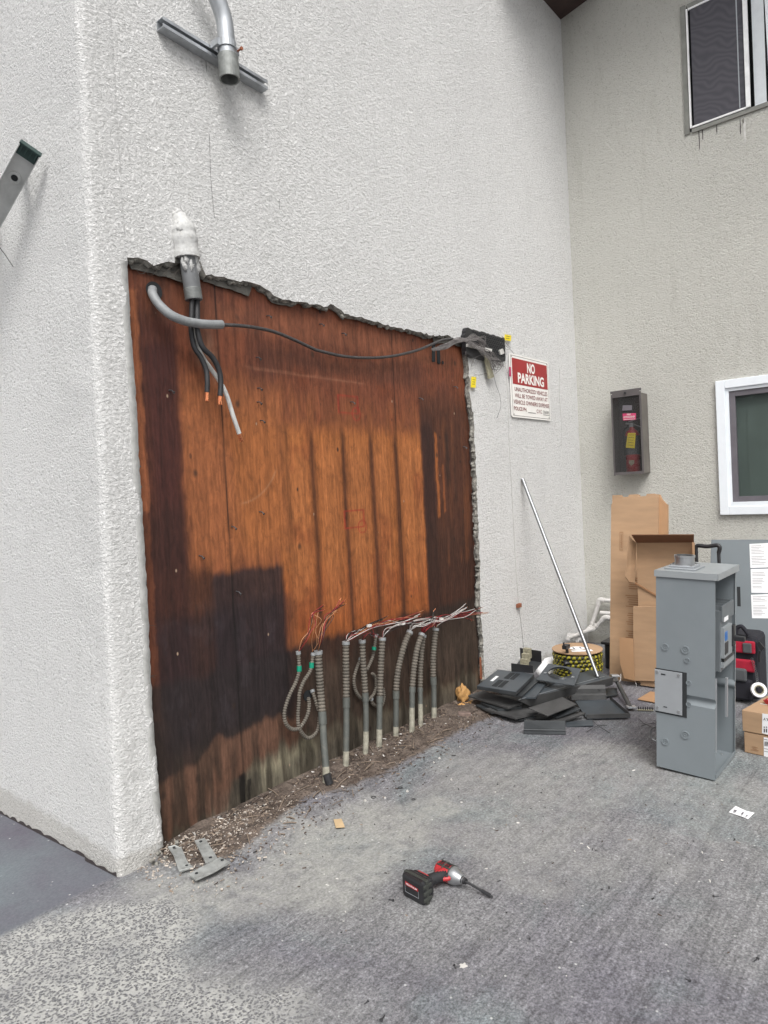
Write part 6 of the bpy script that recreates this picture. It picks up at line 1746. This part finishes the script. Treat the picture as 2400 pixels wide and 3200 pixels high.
    d = (tip-s0); bt = MB(); bt.tube([s0, s0+d*.66], .0042, 6, smooth=False); bt.tube([s0+d*.60, s0+d*.92], .0062, 8, smooth=False); bt.tube([s0+d*.92, s0+d], .0035, 6, smooth=False)
    bt.build('driver_bit', M_BLACKP, t)
    return Q(0.03, hy, hz+.03), Q(.16, hy, hz)
driver()

# ================================================================== STEEL STRAPS, RUBBLE, SCREWS
def strap(pts, z, label, wdir=None, holes=()):
    z = [q+.010 for q in z]; holes = [(h, q+.010) for h, q in holes]
    P = [G(*cS(x, y), zz) for (x, y), zz in zip(pts, z)]
    n = len(P)//2
    t = thing('steel_strap', P[0], label, 'steel strap', 'galvanised straps lying at the dirt corner')
    mb = MB()
    L_ = P[:n]; R_ = P[n:][::-1]; th = Vector((0, 0, .005))
    for i in range(n-1): mb.hexa([L_[i]-th, L_[i+1]-th, R_[i+1]-th, R_[i]-th], [L_[i], L_[i+1], R_[i+1], R_[i]])
    mb.build('strap_plate', mat('dull_zinc', (.33, .34, .33), .6, .3, var=.3, vs=30, dirt=.4, dirtcol=(.16, .15, .13)), t)
    hm = MB()
    for (x, y), zz in holes: hm.disc(G(*cS(x, y), zz)+Vector((0, 0, .0005)), (0, 0, 1), .006, .001, 12)
    split(hm.build('bolt_hole', M_DARK, t))
strap([(362, 612), (398, 665), (432, 765), (450, 770), (526, 745), (490, 712), (452, 622), (410, 602)], [.045, .035, .016, .012, .012, .016, .035, .045], 'left steel strap with a stepped bend and a hole at each end', holes=(((402, 618), .046), ((484, 736), .014)))
strap([(535, 573), (575, 650), (608, 720), (685, 690), (650, 630), (600, 556)], [.03, .026, .022, .022, .026, .03], 'flat steel strap pointing up towards the plywood, its end under another', holes=(((575, 580), .031), ((638, 684), .024)))
strap([(492, 790), (600, 735), (700, 680), (765, 712), (660, 775), (542, 828)], [.014, .02, .026, .026, .02, .014], 'front steel strap lying crosswise over the end of another', holes=(((548, 786), .016), ((714, 700), .027)))
# foam lump and masonry chunk
fm_ = MB(); p = G(*c4(1410, 880), .07)
fm_.blob(p+Vector((0, 0, .0)), (.035, .04, .055), 1, .35, 12); fm_.blob(p+Vector((.0, -.05, -.06)), (.045, .03, .022), 2, .4, 10); fm_.blob(p+Vector((-.06, -.03, -.055)), (.03, .025, .02), 3, .4, 8)
tag(fm_.build('foam_lump', M_FOAM), 'amber crumbling foam lump on the dirt beside the panel pile', 'foam')
p = G(*c4(1425, 1030), .02); tag(MB().box(p, (.075, .045, .035), (RT, FW, UP)).build('masonry_chunk', M_BRICK, None, .005), 'small brown masonry chunk below the foam lump', 'brick piece')

# debris: uncountable chips on the dirt strip
def debris():
    rr = random.Random(12); mb = MB()
    def chip(p, s, el, mi):
        d = Vector((rr.gauss(0, 1), rr.gauss(0, 1), rr.gauss(0, .25))).normalized(); e = d.orthogonal().normalized(); g = d.cross(e)
        c = [p+d*s*el*x+e*s*y+g*s*w_ for x, y, w_ in ((-1, -.5, -.3), (1, -.6, -.3), (.9, .5, -.25), (-.8, .6, -.3), (-.6, -.3, .35), (.7, -.3, .3), (.5, .4, .4), (-.5, .3, .3))]
        c = [q+Vector((rr.uniform(-.2, .2), rr.uniform(-.2, .2), rr.uniform(-.1, .1)))*s for q in c]
        mb.add(c, [[3, 2, 1, 0], [4, 5, 6, 7], [0, 1, 5, 4], [1, 2, 6, 5], [2, 3, 7, 6], [3, 0, 4, 7]], False, mi)
    for i in range(3600):
        x = rr.uniform(-4.1, -1.55); y = -abs(rr.gauss(0, .17))+.02
        if y < -.5: continue
        z = .030*min(1, max(0, (y+.42)/.4))+.003
        u_ = rr.random(); mi = 0 if u_ < .66 else (1 if u_ < .90 else (2 if u_ < .935 else 3))
        if x < -3.7 and rr.random() < .5: mi = rr.choice((1, 1, 1, 2, 3))
        chip(Vector((x, y, z)), rr.uniform(.0015, .0045), rr.choice((1, 1.2, 2, 3)), mi)
    for i in range(900):     # plaster crumbs by the building corner
        x = rr.gauss(-3.95, .22); y = -abs(rr.gauss(.05, .16))
        if x < -4.22: continue
        chip(Vector((x, y, .03*min(1, max(0, (y+.42)/.4))*(x > -4.15)+.003)), rr.uniform(.0015, .0048), rr.choice((1, 1.2, 1.8)), 4 if rr.random() < .75 else 1)
    for i in range(260):      # crumbs over the slab
        q = (rr.uniform(350, 1600), rr.gauss(1750, 130)); p = G(*cD(q[0], max(1560, q[1])), .002)
        if p.y > -.05 or (p-CAM).length > 8: continue
        chip(p, rr.uniform(.0015, .004), rr.choice((1, 1.5, 2)), rr.choice((3, 3, 2, 0, 1)))
    for i in range(70):      # twigs and splinters
        x = rr.uniform(-4.05, -1.7); y = -rr.random()**1.5*.3; p = Vector((x, y, .03*max(0, (y+.42)/.4)+.006))
        a = rr.uniform(0, 6.28); d = Vector((math.cos(a), math.sin(a), rr.uniform(-.05, .15)))*rr.uniform(.02, .06)
        mb.tube([p-d, p+Vector((0, 0, .004)), p+d], rr.uniform(.0012, .0028), 4, True, rr.choice((0, 1, 1)))
    o = mb.build('debris', [M_CHIPB, M_CHIPT, M_CHIPW, M_CHIPK, mat('cream_crumb', (.42, .37, .32), .9, var=.3, vs=60)])
    tag(o, 'wood chips, splinters and crumbs strewn along the dirt strip', 'debris', kind='stuff')
debris()
def small(name, kind, pts, cv, labels, cat, group, m, scale=1.):
    first = None
    for i, ((x, y), lb) in enumerate(zip(pts, labels)):
        p = G(*cv(x, y), .0)
        if first is None:
            mb = MB()
            if kind == 'screw': mb.tube([p+Vector((0, 0, .005)), p+Vector((.02, .004, .004))], .0022, 6); mb.disc(p+Vector((-.001, 0, .005)), (-1, -.2, .2), .0058, .004, 10)
            if kind == 'washer': mb.ring(p+Vector((0, 0, .002)), (0, 0, 1), .010, .015, .0025, 20)
            if kind == 'cap': mb.disc(p, (.1, 0, 1), .008, .006, 10); mb.disc(p+Vector((0, 0, .006)), (.1, 0, 1), .0045, .005, 8)
            first = mb.build(name, m, None, 0, p); tag(first, lb, cat, group)
        else:
            c = first.copy(); COL.objects.link(c); c.location = p; first.scale = (.8, .8, .8); c.rotation_euler = (0, 0, i*1.3); c.scale = (.6, .6, .6) if i % 2 else (.75, .75, .75); c['label'] = lb
cB = conv(850, 2600, 1550/1659)
small('screw', 'screw', [(367, 632), (1397, 500), (1624, 428), (610, 450), (1480, 218), (862, 360), (404, 232), (320, 570)], cB,
      ['dark screw at the bottom edge of the picture left of centre', 'dark bolt alone on the lower right concrete', 'dark bolt nearest the right edge of the concrete', 'dark bolt beside the white powder spot', 'black screw on the concrete below the paper slip', 'dark crushed bolt in the middle of the foreground', 'dark screw lying left of the impact driver battery', 'pale bolt head in the lower left foreground'], 'screw', 'screws scattered on the foreground concrete', M_STEELD)
small('washer', 'washer', [(752, 576), (1048, 590), (950, 505)], c9, ['dark ring washer left of the two, near the tan cardboard scrap side', 'dark ring washer lying alone right of the screw cluster', 'dark ring washer nearest the dirt strip among the screws'], 'washer', 'ring washers on the concrete', M_STEELD)
small('lost_screw', 'cap', [(690, 603), (838, 580), (1003, 532), (1198, 318), (1240, 288), (1328, 445), (1325, 160), (1215, 212), (565, 575), (328, 798)], c9,
      ['small white capped screw below the eyelet at the dirt edge', 'white capped screw in the middle of the dark screw cluster', 'white capped screw right of the dark screw cluster', 'white capped screw left of two beside the brown leaf bit', 'white capped screw right of two above the brown leaf bit', 'white capped screw alone below the brown leaf bit', 'white capped screw furthest from the viewer, near the pile', 'white capped screw at the dirt edge below the fifth riser', 'white capped screw on the dirt edge above the tan scrap', 'white capped screw beside the small tan cardboard square'], 'screw', 'white capped screws on the concrete', M_CHIPW)
p = G(*cB(640, 447), .0015); pw = MB(); n = 14
pw.add([p+Vector((.012*math.cos(k*.449)*(1+.35*math.sin(k*2.3)), .010*math.sin(k*.449)*(1+.3*math.cos(k*1.7)), 0)) for k in range(n)], [list(range(n))])
tag(pw.build('powder_spot', M_CHIPW), 'small spot of white powder on the foreground concrete', 'powder')
for k_ in list(bpy.data.objects):
    if '_off' in k_: del k_['_off']
